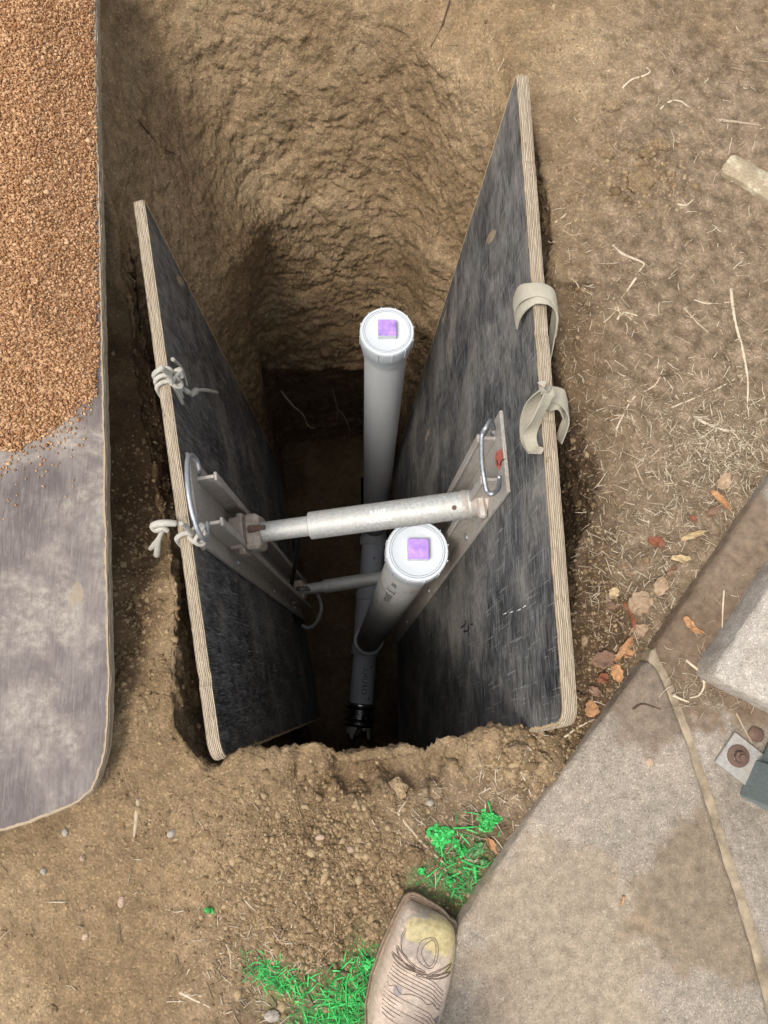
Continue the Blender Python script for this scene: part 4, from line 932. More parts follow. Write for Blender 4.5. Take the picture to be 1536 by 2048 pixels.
    col = near(surf(.03, .0), .040, (.27, .235, .20), .7, col); col = near(surf(.022, .22), .030, (.50, .41, .20), .9, col); col = near(surf(.028, -.15), .018, (.50, .41, .21), .85, col); col = near(surf(.062, .66), .017, (.48, .41, .2), .8, col)
    col = near(surf(.12, .75), .02, (.36, .33, .30), .4, col); col = near(surf(.19, -.1), .025, (.20, .15, .11), .6, col, .15, 2.2); col = near(surf(.105, -.2), .008, (.22, .21, .22), .7, col); col = near(surf(.13, .45), .006, (.15, .14, .15), .8, col)
    LEA = s.fin(col, .72, s.bump(s.math('ADD', nn, n2), .0012, .6), spec=.3)
    m = MB(); m.add(v, f)
    up = fixn(m.build('upper', LEA, b))
    # shaft rising out of the picture
    m = MB(); sc = O + ax * .235; rgv = []; nn_ = 28
    for z, a_, b_, sh in ((.03, .062, .040, 0.01), (.08, .062, .043, .0), (.13, .060, .050, 0), (.20, .064, .058, .004), (.30, .070, .066, .01), (.302, .066, .062, .01), (.10, .055, .046, .0)):
        for k in range(nn_):
            t = 2 * math.pi * k / nn_; rgv.append(sc + ax * (math.cos(t) * a_ + sh) + sd * math.sin(t) * b_ + V(0, 0, z))
    m.add(rgv, [(i * nn_ + k, i * nn_ + (k + 1) % nn_, (i + 1) * nn_ + (k + 1) % nn_, (i + 1) * nn_ + k) for i in range(6) for k in range(nn_)] + [tuple(6 * nn_ + k for k in range(nn_))]); fixn(m.build('shaft', LEA, b, sharp=60))
    # stitching
    m = MB(); r = .00034
    def stitch(pts): m.add(*tube(smooth_path([surf(t, s_, .0006) for t, s_ in pts], 5), r, 5))
    for k in range(15):
        if k in (6, 7): continue
        t0 = .074 + k * .0046; w0 = .50 - .014 * abs(k - 7); stitch([(t0 - .003, -w0 - .02), (t0 + .001, -.2), (t0 + .010, .12), (t0 + .017, .30), (t0 + .022, .46)])
    for cs, ct, la, lb_, rot in ((-.10, .047, .018, .0, 0),):
        pass
    def loopp(c_t, c_s, lt, ls, tilt):
        pts = []
        for a_ in np.linspace(0, 2 * math.pi, 15): dt = math.cos(a_) * lt; ds = math.sin(a_) * ls; pts.append((c_t + dt * math.cos(tilt) - ds * .03 * math.sin(tilt), c_s + ds + dt * 22 * math.sin(tilt) * .9))
        stitch(pts)
    loopp(.050, .05, .020, .10, 0); loopp(.050, .05, .017, .06, 0)
    for k, (ct, cs2, tl) in enumerate(((.066, -.25, .9), (.072, -.28, 1.2), (.069, .32, -.9), (.076, .30, -1.2))): loopp(ct, cs2, .017, .07, tl); loopp(ct, cs2, .014, .04, tl)
    stitch([(.066, -.15), (.058, -.32), (.045, -.42), (.032, -.40)]); stitch([(.064, -.17), (.056, -.36), (.043, -.47), (.030, -.45)])
    pts = []; 
    for k in range(25): u = k / 24; pts.append((.100 + .016 * u + .0022 * math.sin(u * 22), -.45 + .88 * u))
    stitch(pts)
    for q in (.955, .975):
        qq = ring(q + .02, .0195); m.add(*tube(qq[6:-6], .00045, 5))
    m.build('stitching', m_plain('dark_thread', (.16, .115, .09), .8), b)
boot()

# ------------------------------------------------------------------ metal post and its plate on the slab
def post():
    z = SZ + .0046
    c = [P(x, y, z) for x, y in ((1467, 1463), (1427, 1522), (1484, 1572), (1526, 1512))]
    b = empty('fence_post', P(1510, 1560, z)); tag(b, 'grey green steel post on a bolted base plate at the right edge', 'post')
    up = V(0, 0, 1); m = MB(); e1 = nrm(c[1] - c[0]); e2 = nrm(c[3] - c[0]); e2 = nrm(e2 - e1 * (e2 @ e1)); w = np.linalg.norm(c[1] - c[0])
    m.add(*boxf(c[0], e1, e2, up, 0, w, 0, .12, 0, .006, .001)); 
    pl = fixn(m.build('base_plate', m_metal('scuffed_zinc_plate', (.40, .38, .35), .55, (.36, .28, .21), .7, .35, 26), b, sharp=30))
    q = P(1476, 1512, z + .006); m = MB(); m.add(*lathe(q, q + up, [(0, .0165), (.0022, .0165), (.003, .0155), (.003, .009)], 32)); fixn(m.build('washer', RUST, b, sharp=40))
    m = MB(); m.add(*lathe(q + up * .003, q + up, [(0, .0085), (.006, .0085), (.0075, .007), (.0075, .0045), (.012, .0042), (.0125, .0001)], 6)); fixn(m.build('anchor_bolt', RUST, b, sharp=30))
    p0 = P(1477, 1590, z); p1 = P(1508, 1518, z); f1 = nrm(p1 - p0); f2 = nrm(P(1560, 1650, z) - p0); f2 = nrm(f2 - f1 * (f2 @ f1)); w1 = np.linalg.norm(p1 - p0)
    m = MB(); m.add(*boxf(p0, f1, f2, up, 0, w1, 0, .09, 0, 1.0, .002)); fixn(m.build('post_body', TEAL, b, sharp=30))
    m = MB(); m.add(*boxf(p0, f1, f2, up, w1 + .0005, w1 + .035, .006, .085, .006, .95, .002)); fixn(m.build('side_channel', TEAL, b, sharp=30))
post()
# broken stone tile, upper right
def tile():
    pts = [(1445, 335), (1447, 328), (1456, 318), (1462, 306), (1474, 305), (1490, 316), (1536, 341), (1700, 430), (1680, 480), (1536, 396), (1490, 364), (1447, 342)]
    z = hz(*P(1480, 340, 0)[:2])[0] + .014
    s = NT('dusty_pale_stone'); a = s.noise(14, 6, rough=.6, dist=.4); col = s.mix(s.ramp(a, [(.44, 0), (.54, 1)]), (.56, .50, .36), (.34, .27, .18)); col = s.mix(1, col, s.ramp(s.noise(300, 4), [(.3, .75), (.7, 1.25)]), 'MULTIPLY')
    mt = s.fin(col, .9, s.bump(s.noise(200, 5), .001, .6), spec=.1)
    o = slab('stone_slab', PP(pts, z), z - .003, .012, .001, mt, .0012, soft=1); tag(o, 'thin broken pale stone slab with a dusty top, lying on the soil', 'stone slab')
tile()

# ------------------------------------------------------------------ leaves
LM = {'orange': m_leaf('orange_leaf', (.50, .27, .125), (.33, .18, .09)), 'tan': m_leaf('tan_leaf', (.42, .30, .19), (.29, .195, .12)), 'brown': m_leaf('brown_leaf', (.25, .145, .09), (.16, .095, .065)), 'red': m_leaf('red_brown_leaf', (.28, .10, .05), (.19, .075, .045)), 'yellow': m_leaf('straw_leaf', (.56, .43, .24), (.42, .30, .16))}
def leaf(px, py, L, W, ang, kind, curl, label, lift=0.0, on=None):
    if on is None: p, n = hit(px, py)
    else: p, n = P(px, py, on), V(0, 0, 1)
    a = math.radians(ang); d = V(math.cos(a), math.sin(a), 0); L /= 1420.; W /= 1420.
    n = nrm(n * .4 + V(0, 0, 1)); d = nrm(d - n * (d @ n)); b = np.cross(n, d); nu, nv = 14, 9; v = []; sd = random.random() * 50
    for i in range(nu):
        u = i / (nu - 1); prof = math.sin(math.pi * min(1, u * .93 + .05)) ** .65 * (1 + .14 * math.sin(u * 19 + sd)) + .03
        for j in range(nv):
            w = j / (nv - 1) * 2 - 1; th = curl * w
            lat = math.sin(th) / max(curl, .01) * W / 2 * prof if curl > .01 else w * W / 2 * prof
            hgt = (1 - math.cos(th)) / max(curl, .01) * W / 2 * prof + .0022 * math.sin(u * 7 + sd + w * 2.5) + .06 * L * math.sin(u * 3.1 + sd) + (.0008 if abs(w) < .01 else 0)
            v.append(p + d * (u - .5) * L + b * lat + n * (hgt + .003 + lift))
    f = [(i * nv + j, i * nv + j + 1, (i + 1) * nv + j + 1, (i + 1) * nv + j) for i in range(nu - 1) for j in range(nv - 1)]
    m = MB(); m.add(v, f); st = [p + d * (L * .5) * k + n * (.004 + lift) for k in (.9, 1.15, 1.35)]
    o = m.build('dry_leaf', LM[kind]); tag(o, label, 'leaf', 'fallen dry leaves')
    me = o.data; md_ = o.modifiers.new('s', 'SOLIDIFY'); md_.thickness = .0005
    m = MB(); m.add(*tube(smooth_path(st, 3), [.0009, .0005], 5)); m.build('stem', TWIG, o)
LV = [
 (1447, 962, 44, 34, 60, 'tan', .5, 'round tan leaf topmost in the litter along the slab edge'),
 (1440, 1000, 60, 24, -50, 'orange', 1.5, 'curled orange leaf just under the round tan leaf'),
 (1425, 1024, 42, 20, 40, 'brown', .8, 'small brown leaf under the curled orange leaf by the slab'),
 (1383, 1038, 20, 14, 160, 'red', .9, 'tiny red brown leaf alone on bare soil above the straw leaves'),
 (1312, 1086, 40, 30, -25, 'red', 1.1, 'folded red brown leaf left of the straw coloured curl'),
 (1385, 1072, 60, 18, 18, 'yellow', 1.3, 'straw coloured curled leaf pointing at the slab edge'),
 (1362, 1120, 62, 20, -8, 'yellow', .9, 'long straw leaf flat against the slab edge'),
 (1320, 1172, 46, 32, 70, 'tan', .7, 'tan leaf leaning on the slab above the big pale leaf'),
 (1278, 1206, 62, 52, 35, 'tan', .35, 'large flat pale tan leaf in the middle of the litter'),
 (1226, 1187, 28, 24, 60, 'yellow', .5, 'small pale leaf nearest the plywood above the red curl'),
 (1221, 1213, 34, 20, 10, 'brown', .8, 'dull brown leaf between the small pale leaf and the red curl'),
 (1256, 1233, 66, 16, -72, 'red', 1.6, 'narrow red brown leaf curled into a roll'),
 (1277, 1262, 46, 32, 30, 'tan', 1.0, 'twisted tan leaf touching the corner of the slab joint'),
 (1246, 1297, 72, 24, 52, 'orange', 1.4, 'long folded orange brown leaf below the slab joint'),
 (1207, 1318, 56, 38, 20, 'brown', .6, 'broad dull brown leaf beside the plywood edge'),
 (1256, 1308, 34, 20, 25, 'orange', 1.0, 'small orange leaf tucked under the long folded leaf'),
 (1233, 1346, 40, 28, -80, 'orange', .5, 'upright orange leaf against the lower slab edge'),
 (1203, 1357, 34, 24, 15, 'red', .8, 'ragged reddish leaf left of the upright orange leaf'),
 (1188, 1382, 34, 22, -30, 'brown', .9, 'shrivelled brown leaf above the square orange leaf'),
 (1180, 1416, 38, 34, 80, 'orange', .4, 'bright square orange leaf at the near corner of the tall plywood'),
 (983, 1690, 42, 18, -50, 'orange', .9, 'orange leaf among the green painted weeds'),
 (1320, 1090, 30, 20, 100, 'brown', 1.2, 'brown leaf crumpled behind the folded red brown leaf'),
 (1340, 1143, 36, 16, 40, 'brown', 1.2, 'thin brown leaf between the straw leaf and the tan leaning leaf'),
]
for q in LV: leaf(*q)
leaf(1378, 1250, 44, 20, -60, 'orange', 1.0, 'orange leaf lying alone on the dirty slab', on=SZ + .004)
leaf(1392, 1262, 30, 14, -20, 'orange', 1.2, 'small orange curl touching the leaf on the dirty slab', on=SZ + .004)

# ------------------------------------------------------------------ twigs and roots
def gp(px, py, r, on=None):
    if on is not None: return P(px, py, on + r * .8)
    p, n = hit(px, py); return p + n * r * .6 + V(0, 0, r * .3)
def twig(pts, r, mat, label, branches=(), name='twig', on=None, taper=.5, cat='twig', group='dry twigs on the soil'):
    k = r / 1250.
    q = smooth_path([gp(x, y, k, on) for x, y in pts], 5); m = MB(); m.add(*tube(q, [k, k * .85, k * taper], 7))
    for bpts, br in branches:
        bk = br / 1250.; m.add(*tube(smooth_path([gp(x, y, bk, on) for x, y in bpts], 5), [bk, bk * .4], 6))
    o = m.build(name, mat); tag(o, label, cat, group); return o
twig([(276, 1598), (274, 1625), (270, 1655), (267, 1682)], 5, TWIG, 'thick straight stick on the bare soil below the purple sheet')
twig([(795, 1622), (815, 1650), (850, 1690), (897, 1733)], 3.8, TWIG, 'long forked root lying from the trench lip to the painted weeds', [([(797, 1624), (812, 1600), (828, 1578)], 2.6), ([(800, 1630), (798, 1660), (803, 1692)], 2.4), ([(797, 1628), (780, 1618), (770, 1612)], 1.6)])
twig([(1040, 1240 - 600 + 900), (1050, 1560), (1062, 1590), (1068, 1600)], 1.8, TWIGP, 'thin pale root crossing the clods left of the slab')
twig([(1462, 578), (1470, 640), (1485, 700), (1496, 760), (1495, 820)], 3.6, TWIGP, 'long upright pale stem at the right edge of the litter')
twig([(1437, 240), (1470, 243), (1522, 250)], 4, STRAW, 'grey weathered stick above the stone slab')
twig([(1245, 176), (1262, 160), (1290, 150), (1300, 143), (1292, 134)], 2.8, TWIGP, 'hooked pale root near the top of the bare soil')
twig([(1320, 218), (1340, 203), (1360, 202), (1378, 214)], 2.6, TWIGP, 'arched pale root above the small clods')
twig([(1225, 490), (1245, 508), (1275, 520), (1288, 528), (1276, 545)], 3, TWIGP, 'bent pale root right of the farther strap')
twig([(1272, 555), (1256, 578), (1242, 596)], 3, TWIGP, 'short straight root under the bent pale root')
twig([(1368, 615), (1390, 640), (1416, 664)], 3, TWIG, 'diagonal brown twig left of the long upright stem', [([(1380, 636), (1398, 622), (1412, 620)], 1.8)])
twig([(1388, 600), (1420, 607), (1460, 604)], 2.4, TWIGP, 'horizontal pale root meeting the top of the long stem')
twig([(1234, 640), (1243, 628), (1255, 626), (1275, 632)], 3.4, TWIGP, 'knobbly yellow root left of the diagonal twig', [([(1242, 630), (1236, 615), (1238, 600)], 1.8), ([(1250, 628), (1262, 640), (1250, 648)], 1.8)])
twig([(1355, 408), (1372, 410), (1388, 398)], 2.2, TWIGP, 'small curved root between the stone slab and the strap')
twig([(1110, 445), (1128, 432), (1140, 420)], 2, TWIGP, 'short root beside the far edge of the tall plywood')
twig([(1125, 1160 - 700), (1145, 470), (1165, 466)], 1.8, TWIG, 'thin root beside the crack near the tall plywood')
twig([(1340, 816), (1380, 800), (1430, 780), (1480, 752), (1492, 744)], 2.2, TWIGP, 'long thin root slanting up through the dense straw')
twig([(1395, 838), (1430, 855), (1470, 862), (1536, 856)], 3.2, TWIGP, 'branching root reaching the right picture edge', [([(1466, 862), (1458, 885), (1450, 930)], 2.4), ([(1430, 855), (1440, 842), (1452, 838)], 1.6), ([(1480, 862), (1500, 900), (1520, 925)], 2.0)])
twig([(1232, 860), (1246, 830), (1268, 795), (1310, 770), (1326, 738)], 2.2, TWIGP, 'forked pale root left of the dense straw', [([(1246, 830), (1225, 832), (1208, 842)], 1.5), ([(1262, 804), (1250, 800), (1238, 806)], 1.4)])
twig([(1268, 925), (1285, 965), (1298, 998)], 1.8, TWIG, 'thin brown stem on the bare strip left of the round leaf')
twig([(1334, 905), (1332, 940), (1334, 965)], 1.6, TWIGP, 'upright straw left of the curled orange leaf')
twig([(1128, 1475), (1160, 1452), (1188, 1438)], 2.6, TWIGP, 'pale stick at the near corner of the tall plywood')
twig([(1040, 1485), (1062, 1500), (1072, 1520)], 3, TWIGP, 'pale stub of root in the clods below the tall plywood')
twig([(1207, 1160), (1212, 1190), (1215, 1210)], 1.6, TWIG, 'thin upright stem beside the small pale leaf')
twig([(1448, 1180), (1446, 1210), (1444, 1262)], 2.2, TWIGP, 'straight pale straw on the dirty slab', on=SZ + .004)
twig([(1372, 1320), (1400, 1345), (1408, 1370), (1398, 1390), (1380, 1396)], 2.8, TWIGP, 'hook shaped root on the dirty slab beside the pale block', on=SZ + .004)
twig([(1345, 1390), (1362, 1398), (1378, 1404)], 2.8, TWIGP, 'short pale chip of wood on the dirty slab', on=SZ + .004)
twig([(1266, 1418), (1285, 1408), (1320, 1418)], 2.0, TWIGD, 'dark arched twig on the stained slab below the joint corner', on=SZ)
twig([(1248, 1792), (1244, 1812)], 3, LM['orange'], 'small rust coloured chip on the stained slab', on=SZ)
twig([(1472, 1425), (1490, 1460), (1505, 1487)], 1.8, TWIG, 'thin stalk leaning between the block and the post plate', on=SZ + .004)
twig([(360, 1985), (388, 2000), (420, 2015)], 2.6, TWIGP, 'crossed pale straw on the soil left of the painted grass', [([(372, 1990), (400, 1992), (430, 1998)], 2.0)])
twig([(452, 1888), (460, 1910), (462, 1938)], 2.4, TWIG, 'brown twig at the edge of the darker soil')
twig([(645, 1918), (665, 1938), (705, 1945)], 3, TWIGD, 'dark curved root above the painted grass')
twig([(275, 240), (300, 268), (320, 292), (362, 314)], 2.6, TWIGD, 'dark root on the upper left bank of the trench', name='root', cat='root', group='roots in the trench wall')
twig([(565, 445), (575, 470), (580, 500)], 1.5, TWIGP, 'thin pale root high on the far trench wall', name='root', cat='root', group='roots in the trench wall')
twig([(606, 540), (612, 555), (618, 575)], 1.4, TWIGP, 'thin root halfway down the far trench wall', name='root', cat='root', group='roots in the trench wall')
twig([(900, 2), (880, 60), (860, 95)], 3, TWIGD, 'dark root buried at the top of the far bank', name='root', cat='root', group='roots in the trench wall')
def wallroot(pts, r, label, br=(), mat=TWIG):
    m = MB(); q = smooth_path([P(*a) for a in pts], 5); m.add(*tube(q, [r, r * .8, r * .4], 7))
    for b, rr in br: m.add(*tube(smooth_path([P(*a) for a in b], 5), [rr, rr * .5], 6))
    o = m.build('root', mat); tag(o, label, 'root', 'roots in the trench wall')
wallroot([(557, 758, -1.5), (562, 780, -1.62), (585, 810, -1.7), (605, 828, -1.75), (616, 852, -1.8)], .0055, 'long pale root hanging in the dark hollow of the far wall', [([(612, 845, -1.78), (622, 856, -1.8), (630, 855, -1.82)], .003)], TWIGP)
wallroot([(666, 780, -1.55), (675, 815, -1.7), (690, 835, -1.75), (700, 862, -1.8)], .003, 'thin forked root beside the farther riser in the dark hollow', [([(676, 818, -1.7), (672, 850, -1.8)], .002)])
wallroot([(545, 700, -1.05), (555, 730, -1.15), (566, 745, -1.2)], .003, 'short root under the overhang of the far wall')
wallroot([(596, 690, -1.0), (597, 715, -1.05)], .002, 'tiny root hanging from the middle of the overhang')
wallroot([(574, 1383, -1.25), (585, 1378, -1.2), (598, 1368, -1.15), (600, 1345, -1.05)], .007, 'reddish broken root poking past the near foot of the roped plywood', (), LM['red'])
wallroot([(590, 1420, -1.5), (594, 1450, -1.55), (605, 1440, -1.5)], .005, 'pale forked root low beside the near foot of the roped plywood', (), TWIG)

def litter():
    m_v = []; m_f = []; n0 = 0
    spots = [((1440, 900), 70, 45, 300), ((1390, 850), 110, 60, 560), ((1300, 640), 190, 130, 200), ((1420, 520), 130, 120, 70), ((1250, 300), 170, 150, 60), ((1400, 150), 150, 120, 45), ((1280, 1150), 70, 130, 360), ((1350, 1040), 70, 60, 200), ((1170, 700), 40, 180, 50), ((1210, 1000), 40, 150, 90), ((930, 1660), 70, 60, 150), ((560, 1960), 90, 70, 130), ((480, 1900), 60, 70, 60), ((1480, 950), 50, 70, 220), ((1040, 1560), 50, 40, 60), ((250, 1850), 200, 150, 50)]
    for (cx, cy), sx, sy, n in spots:
        for _ in range(int(n * 1.6)):
            px, py = random.gauss(cx, sx), random.gauss(cy, sy)
            w = P(px, py, 0)
            # stay off the slabs, boards and pit
            if px < 225 and py < 1700: continue
            e = 1300 + (px - 1300) * (-1.42) if px > 1300 else 1312 + (1300 - px) * 1.36
            if px > 860 and py > e - 8: continue
            p, nn = hit(px, py)
            if p[2] < -.09: continue
            L = abs(random.gauss(.009, .008)) + .003; r = random.uniform(.0004, .0013)
            a = random.uniform(0, 6.28); bend = random.gauss(0, .3); q = []; c = np.array([p[0], p[1]]); st = L / 4
            for k in range(5):
                z = hz(c[0], c[1])[0]; q.append((c[0], c[1], max(z, p[2] - .01) + r * random.uniform(.3, 2.5))); c = c + st * np.array([math.cos(a), math.sin(a)]); a += bend / 4 + random.gauss(0, .07)
            v, f = tube(q, [r, r * .5], 4); m_v.append(np.array(v)); m_f += [tuple(i + n0 for i in x) for x in f]; n0 += len(v)
    m = MB(); m.add(np.concatenate(m_v), m_f); o = m.build('twig_litter', STRAW); tag(o, 'scattered dry straw, rootlets and twig bits on the soil', 'litter', kind='stuff')
    m_v = []; m_f = []; n0 = 0
    for (cx, cy), sx, sy, n in [((1450, 1220), 45, 60, 40), ((1390, 1350), 30, 28, 90), ((1430, 1400), 40, 12, 50), ((1150, 1700), 150, 150, 18)]:
        for _ in range(n):
            px, py = random.gauss(cx, sx), random.gauss(cy, sy)
            if px < 1312 + (1300 - py) * 0 and cy < 1500: continue
            z = SZ + (.0046 if cy < 1500 else .0006); p = P(px, py, z); L = abs(random.gauss(.012, .008)) + .004; r = random.uniform(.0004, .0008); a = random.uniform(0, 6.28); c = p[:2].copy(); q = []; bend = random.uniform(-2, 2)
            for k in range(4): q.append((c[0], c[1], z + r * random.uniform(.9, 2))); c = c + L / 3 * np.array([math.cos(a), math.sin(a)]); a += bend / 3
            v, f = tube(q, [r, r * .5], 4); m_v.append(np.array(v)); m_f += [tuple(i + n0 for i in x) for x in f]; n0 += len(v)
    m = MB(); m.add(np.concatenate(m_v), m_f); o = m.build('straw_scraps', STRAW); tag(o, 'thin straw scraps scattered on the concrete slabs', 'litter', kind='stuff')
litter()

# ------------------------------------------------------------------ crumbs, clods and pebbles
def crumbs():
    pos = []; sz = []
    spots = [((620, 1780), 120, 110, 5200, .0021), ((700, 1720), 70, 70, 1400, .0024), ((560, 1900), 80, 60, 900, .0024), ((500, 1650), 170, 60, 1800, .0014), ((250, 1850), 230, 140, 2200, .0011), ((1060, 1520), 60, 40, 800, .0026), ((280, 1200), 45, 180, 1500, .0024), ((1200, 1280), 45, 160, 1500, .0018), ((1250, 350), 90, 80, 900, .0018), ((1290, 360), 40, 30, 300, .003), ((1300, 550), 200, 300, 3000, .0009), ((900, 1720), 70, 60, 600, .0016), ((1000, 60), 200, 60, 800, .0016), ((330, 200), 90, 140, 800, .0016), ((1160, 800), 40, 260, 900, .0018)]
    for (cx, cy), sx, sy, n, s in spots:
        for _ in range(n):
            px, py = random.gauss(cx, sx), random.gauss(cy, sy)
            if px < 222 and py < 1690: continue
            e = 1300 + (px - 1300) * (-1.42) if px > 1300 else 1312 + (1300 - px) * 1.36
            if px > 860 and py > e - 6: continue
            p, nn = hit(px, py)
            if p[2] < -.22: continue
            r = s * random.lognormvariate(0, .45); r = min(r, .0085); pos.append(p + nn * r * .35); sz.append(r)
    o = scatter('soil_crumbs', pos, sz, CRUMB, .8, .2); tag(o, 'loose soil crumbs and small clods on the dug earth', 'soil', kind='stuff')
crumbs()
import bmesh
def rock(name, px, py, rad, mat, label, cat, squash=.6, on=None, group=None):
    p, n = hit(px, py) if on is None else (P(px, py, on), V(0, 0, 1)); r = rad * .82 / 1250.
    bm = bmesh.new(); bmesh.ops.create_icosphere(bm, subdivisions=5, radius=1); v = np.array([tuple(x.co) for x in bm.verts]); off = RNG.uniform(0, 50, 3)
    big = mat is SOIL; d = 1 + (.9 if big else .4) * fbm(v + off, 1.3, 4, 3) + (.35 if big else .1) * fbm(v + off, 4, 3, 5); v = v * d[:, None] * r * (1 + .2 * RNG.standard_normal(3)).clip(.75, 1.3); v[:, 2] *= squash
    for x, c in zip(bm.verts, v): x.co = c
    me = bpy.data.meshes.new(name); bm.to_mesh(me); bm.free(); me.materials.append(mat); me.polygons.foreach_set('use_smooth', [True] * len(me.polygons))
    o = bpy.data.objects.new(name, me); o.location = Vector(p + V(0, 0, r * squash * (.1 if mat is SOIL else .35))); o.rotation_euler = (0, 0, random.uniform(0, 6)); COL.objects.link(o); tag(o, label, cat, group)
CLOD = SOIL; CLODD = SOIL; PINK = m_plain('pinkish_stone', (.40, .285, .205), .8, 0, .25, 150, .001)
for q in [
 (1297, 305, 22, CLODD, 'olive brown clod in front of the pair right of the far sheet corner', 'clod', .7), (1320, 292, 19, CLODD, 'brown clod behind its twin on the bare soil', 'clod', .7),
 (1222, 212, 17, CLOD, 'pale clod alone on the bare soil above the clod pair', 'clod', .5), (1215, 302, 20, CLODD, 'reddish brown clod left of the clod pair', 'clod', .5), (1280, 362, 30, CLOD, 'broad crumbly yellowish clod below the clod pair', 'clod', .4), (1102, 98, 12, CLOD, 'small pale clod beyond the tip of the tall sheet', 'clod', .5),
 (822, 1712, 20, CLODD, 'rounded dark clod left of the painted weeds', 'clod', .6), (748, 1862, 22, CLODD, 'dark brown clod just left of the boot', 'clod', .6), (545, 2030, 16, STONE, 'brown oval stone at the bottom edge of the picture', 'stone', .6),
 (343, 1667, 11, STONE, 'grey pebble right of the thick stick', 'pebble', .7), (131, 1664, 8, STONE, 'pale pebble under the rounded corner of the purple sheet', 'pebble', .7), (88, 1742, 8, STONE, 'grey pebble left on the bare soil', 'pebble', .7), (243, 1803, 9, PINK, 'flat round pinkish pebble in the middle of the bare soil', 'pebble', .6),
 (103, 2018, 10, CLOD, 'tan oval pebble near the lower left corner', 'pebble', .6), (171, 1872, 7, PINK, 'small pink pebble on the bare soil', 'pebble', .7), (165, 1716, 7, PINK, 'reddish pebble below the thick stick', 'pebble', .7), (624, 1876, 11, CLOD, 'smooth tan pebble above the painted grass', 'pebble', .6), (620, 1660, 9, CLOD, 'smooth clod on the scooped slope', 'clod', .6), (795, 1578, 18, CLOD, 'half buried clod in the scoop behind the lip', 'clod', .45),
 (640, 1675, 9, PINK, 'pinkish pebble on the scooped slope', 'pebble', .6), (1030, 1500, 26, CLODD, 'large rough clod below the tall plywood sheet', 'clod', .7), (1085, 1530, 24, CLODD, 'rough clod near the slab edge below the tall sheet', 'clod', .7), (985, 1478, 20, CLOD, 'clod on the trench lip under the tall sheet', 'clod', .7), (925, 1492, 14, CLOD, 'small clod on the trench lip', 'clod', .7),
 (700, 1700, 8, PINK, 'round pebble above the crumbs', 'pebble', .7), (860, 1605, 7, STONE, 'tiny grey pebble near the forked root', 'pebble', .7)]:
    rock('soil_clod' if q[5] == 'clod' else q[5], *q)
rock('pebble', 1299, 1524, 8, PINK, 'pink pebble alone on the stained slab', 'pebble', .7, SZ)
rock('rusty_lump', 1512, 1468, 20, RUST, 'rusty brown lump between the post plate and the block', 'lump', .35, SZ + .004)

# ------------------------------------------------------------------ green painted weeds
def blade(c, L, w, a, lean, r0=0):
    z = hz(c[0], c[1])[0]; q = []; d = V(math.cos(a), math.sin(a), 0); side = V(-d[1], d[0], 0); v = []; n = 5
    for k in range(n):
        u = k / (n - 1); p = V(c[0], c[1], z) + d * L * u * (.35 + .65 * lean) + V(0, 0, L * (1 - lean) * u * (1 - .35 * u) + .0015 + .001 * math.sin(u * 9)); ww = w * (1 - u) ** .6 * .5 + .0002
        v += [p - side * ww, p + V(0, 0, -.0003), p + side * ww]
    f = []
    for k in range(n - 1): f += [(3 * k, 3 * k + 1, 3 * k + 4, 3 * k + 3), (3 * k + 1, 3 * k + 2, 3 * k + 5, 3 * k + 4)]
    return v, f
def weeds():
    m = MB()
    for (cx, cy), sx, sy, n, L, mi in [((700, 1990), 24, 40, 150, .017, 0), ((650, 2030), 40, 22, 70, .015, 0), ((735, 1935), 14, 22, 60, .019, 0), ((550, 1945), 18, 16, 60, .014, 0), ((600, 1965), 30, 10, 60, .013, 0), ((530, 1925), 6, 12, 40, .012, 0), ((915, 1745), 22, 22, 30, .016, 0), ((925, 1700), 28, 30, 22, .02, 0), ((700, 2040), 40, 20, 70, .024, 0), ((940, 1770), 20, 25, 40, .016, 1), ((500, 1930), 12, 20, 20, .012, 1), ((900, 1775), 30, 18, 60, .006, 1)]:
        for _ in range(n):
            px, py = random.gauss(cx, sx), random.gauss(cy, sy)
            if 735 < px < 915 and py > 1850: continue
            p = P(px, py, 0); m.add(*blade(p[:2], abs(random.gauss(L, L * .4)) + .005, random.uniform(.0007, .0020), random.uniform(0, 6.28), random.uniform(.3, .95)), mi)
    o = m.build('painted_grass', [GREENP, GREENQ]); tag(o, 'grass sprayed fluorescent green beside the boot', 'grass', kind='stuff')
weeds()
def clump(px, py, rad, n, mat, label, lob=.005):
    p, nn = hit(px, py); r = rad / 1250.; m = MB()
    for _ in range(n):
        a = random.uniform(0, 6.28); q = r * math.sqrt(random.random()) * (1 + .3 * math.sin(3 * a + px) + .15 * math.sin(7 * a)); c = p + V(math.cos(a) * q, math.sin(a) * q * .9, .003 + .004 * (1 - q / r) + random.uniform(0, .003)); s = lob * random.uniform(.35, .9); N_ = nrm(V(random.gauss(0, .5), random.gauss(0, .5), 1)); x, y, d = frame(N_)
        v = [c + N_ * .001]; k = 8
        for j in range(k): t = 2 * math.pi * j / k + a; v.append(c + (x * math.cos(t) + y * math.sin(t)) * s * (.8 + .25 * math.cos(2 * t)))
        m.add(v, [(0, 1 + j, 1 + (j + 1) % k) for j in range(k)])
    o = m.build('leaves', mat); st = MB()
    for k in range(5):
        a = random.uniform(0, 6.28); st.add(*tube([p + V(0, 0, -.003), p + V(math.cos(a) * r * .3, math.sin(a) * r * .3, .005), p + V(math.cos(a) * r * .8, math.sin(a) * r * .8, .008)], .0008, 5))
    e = empty('weed_sprig', p); o.parent = e; o.matrix_parent_inverse = Matrix.Translation(-e.location); so = st.build('stems', mat, e); tag(e, label, 'weed', 'weeds sprayed fluorescent green')
clump(880, 1672, 22, 190, GREENP, 'brightest dense green painted weed left of the others')
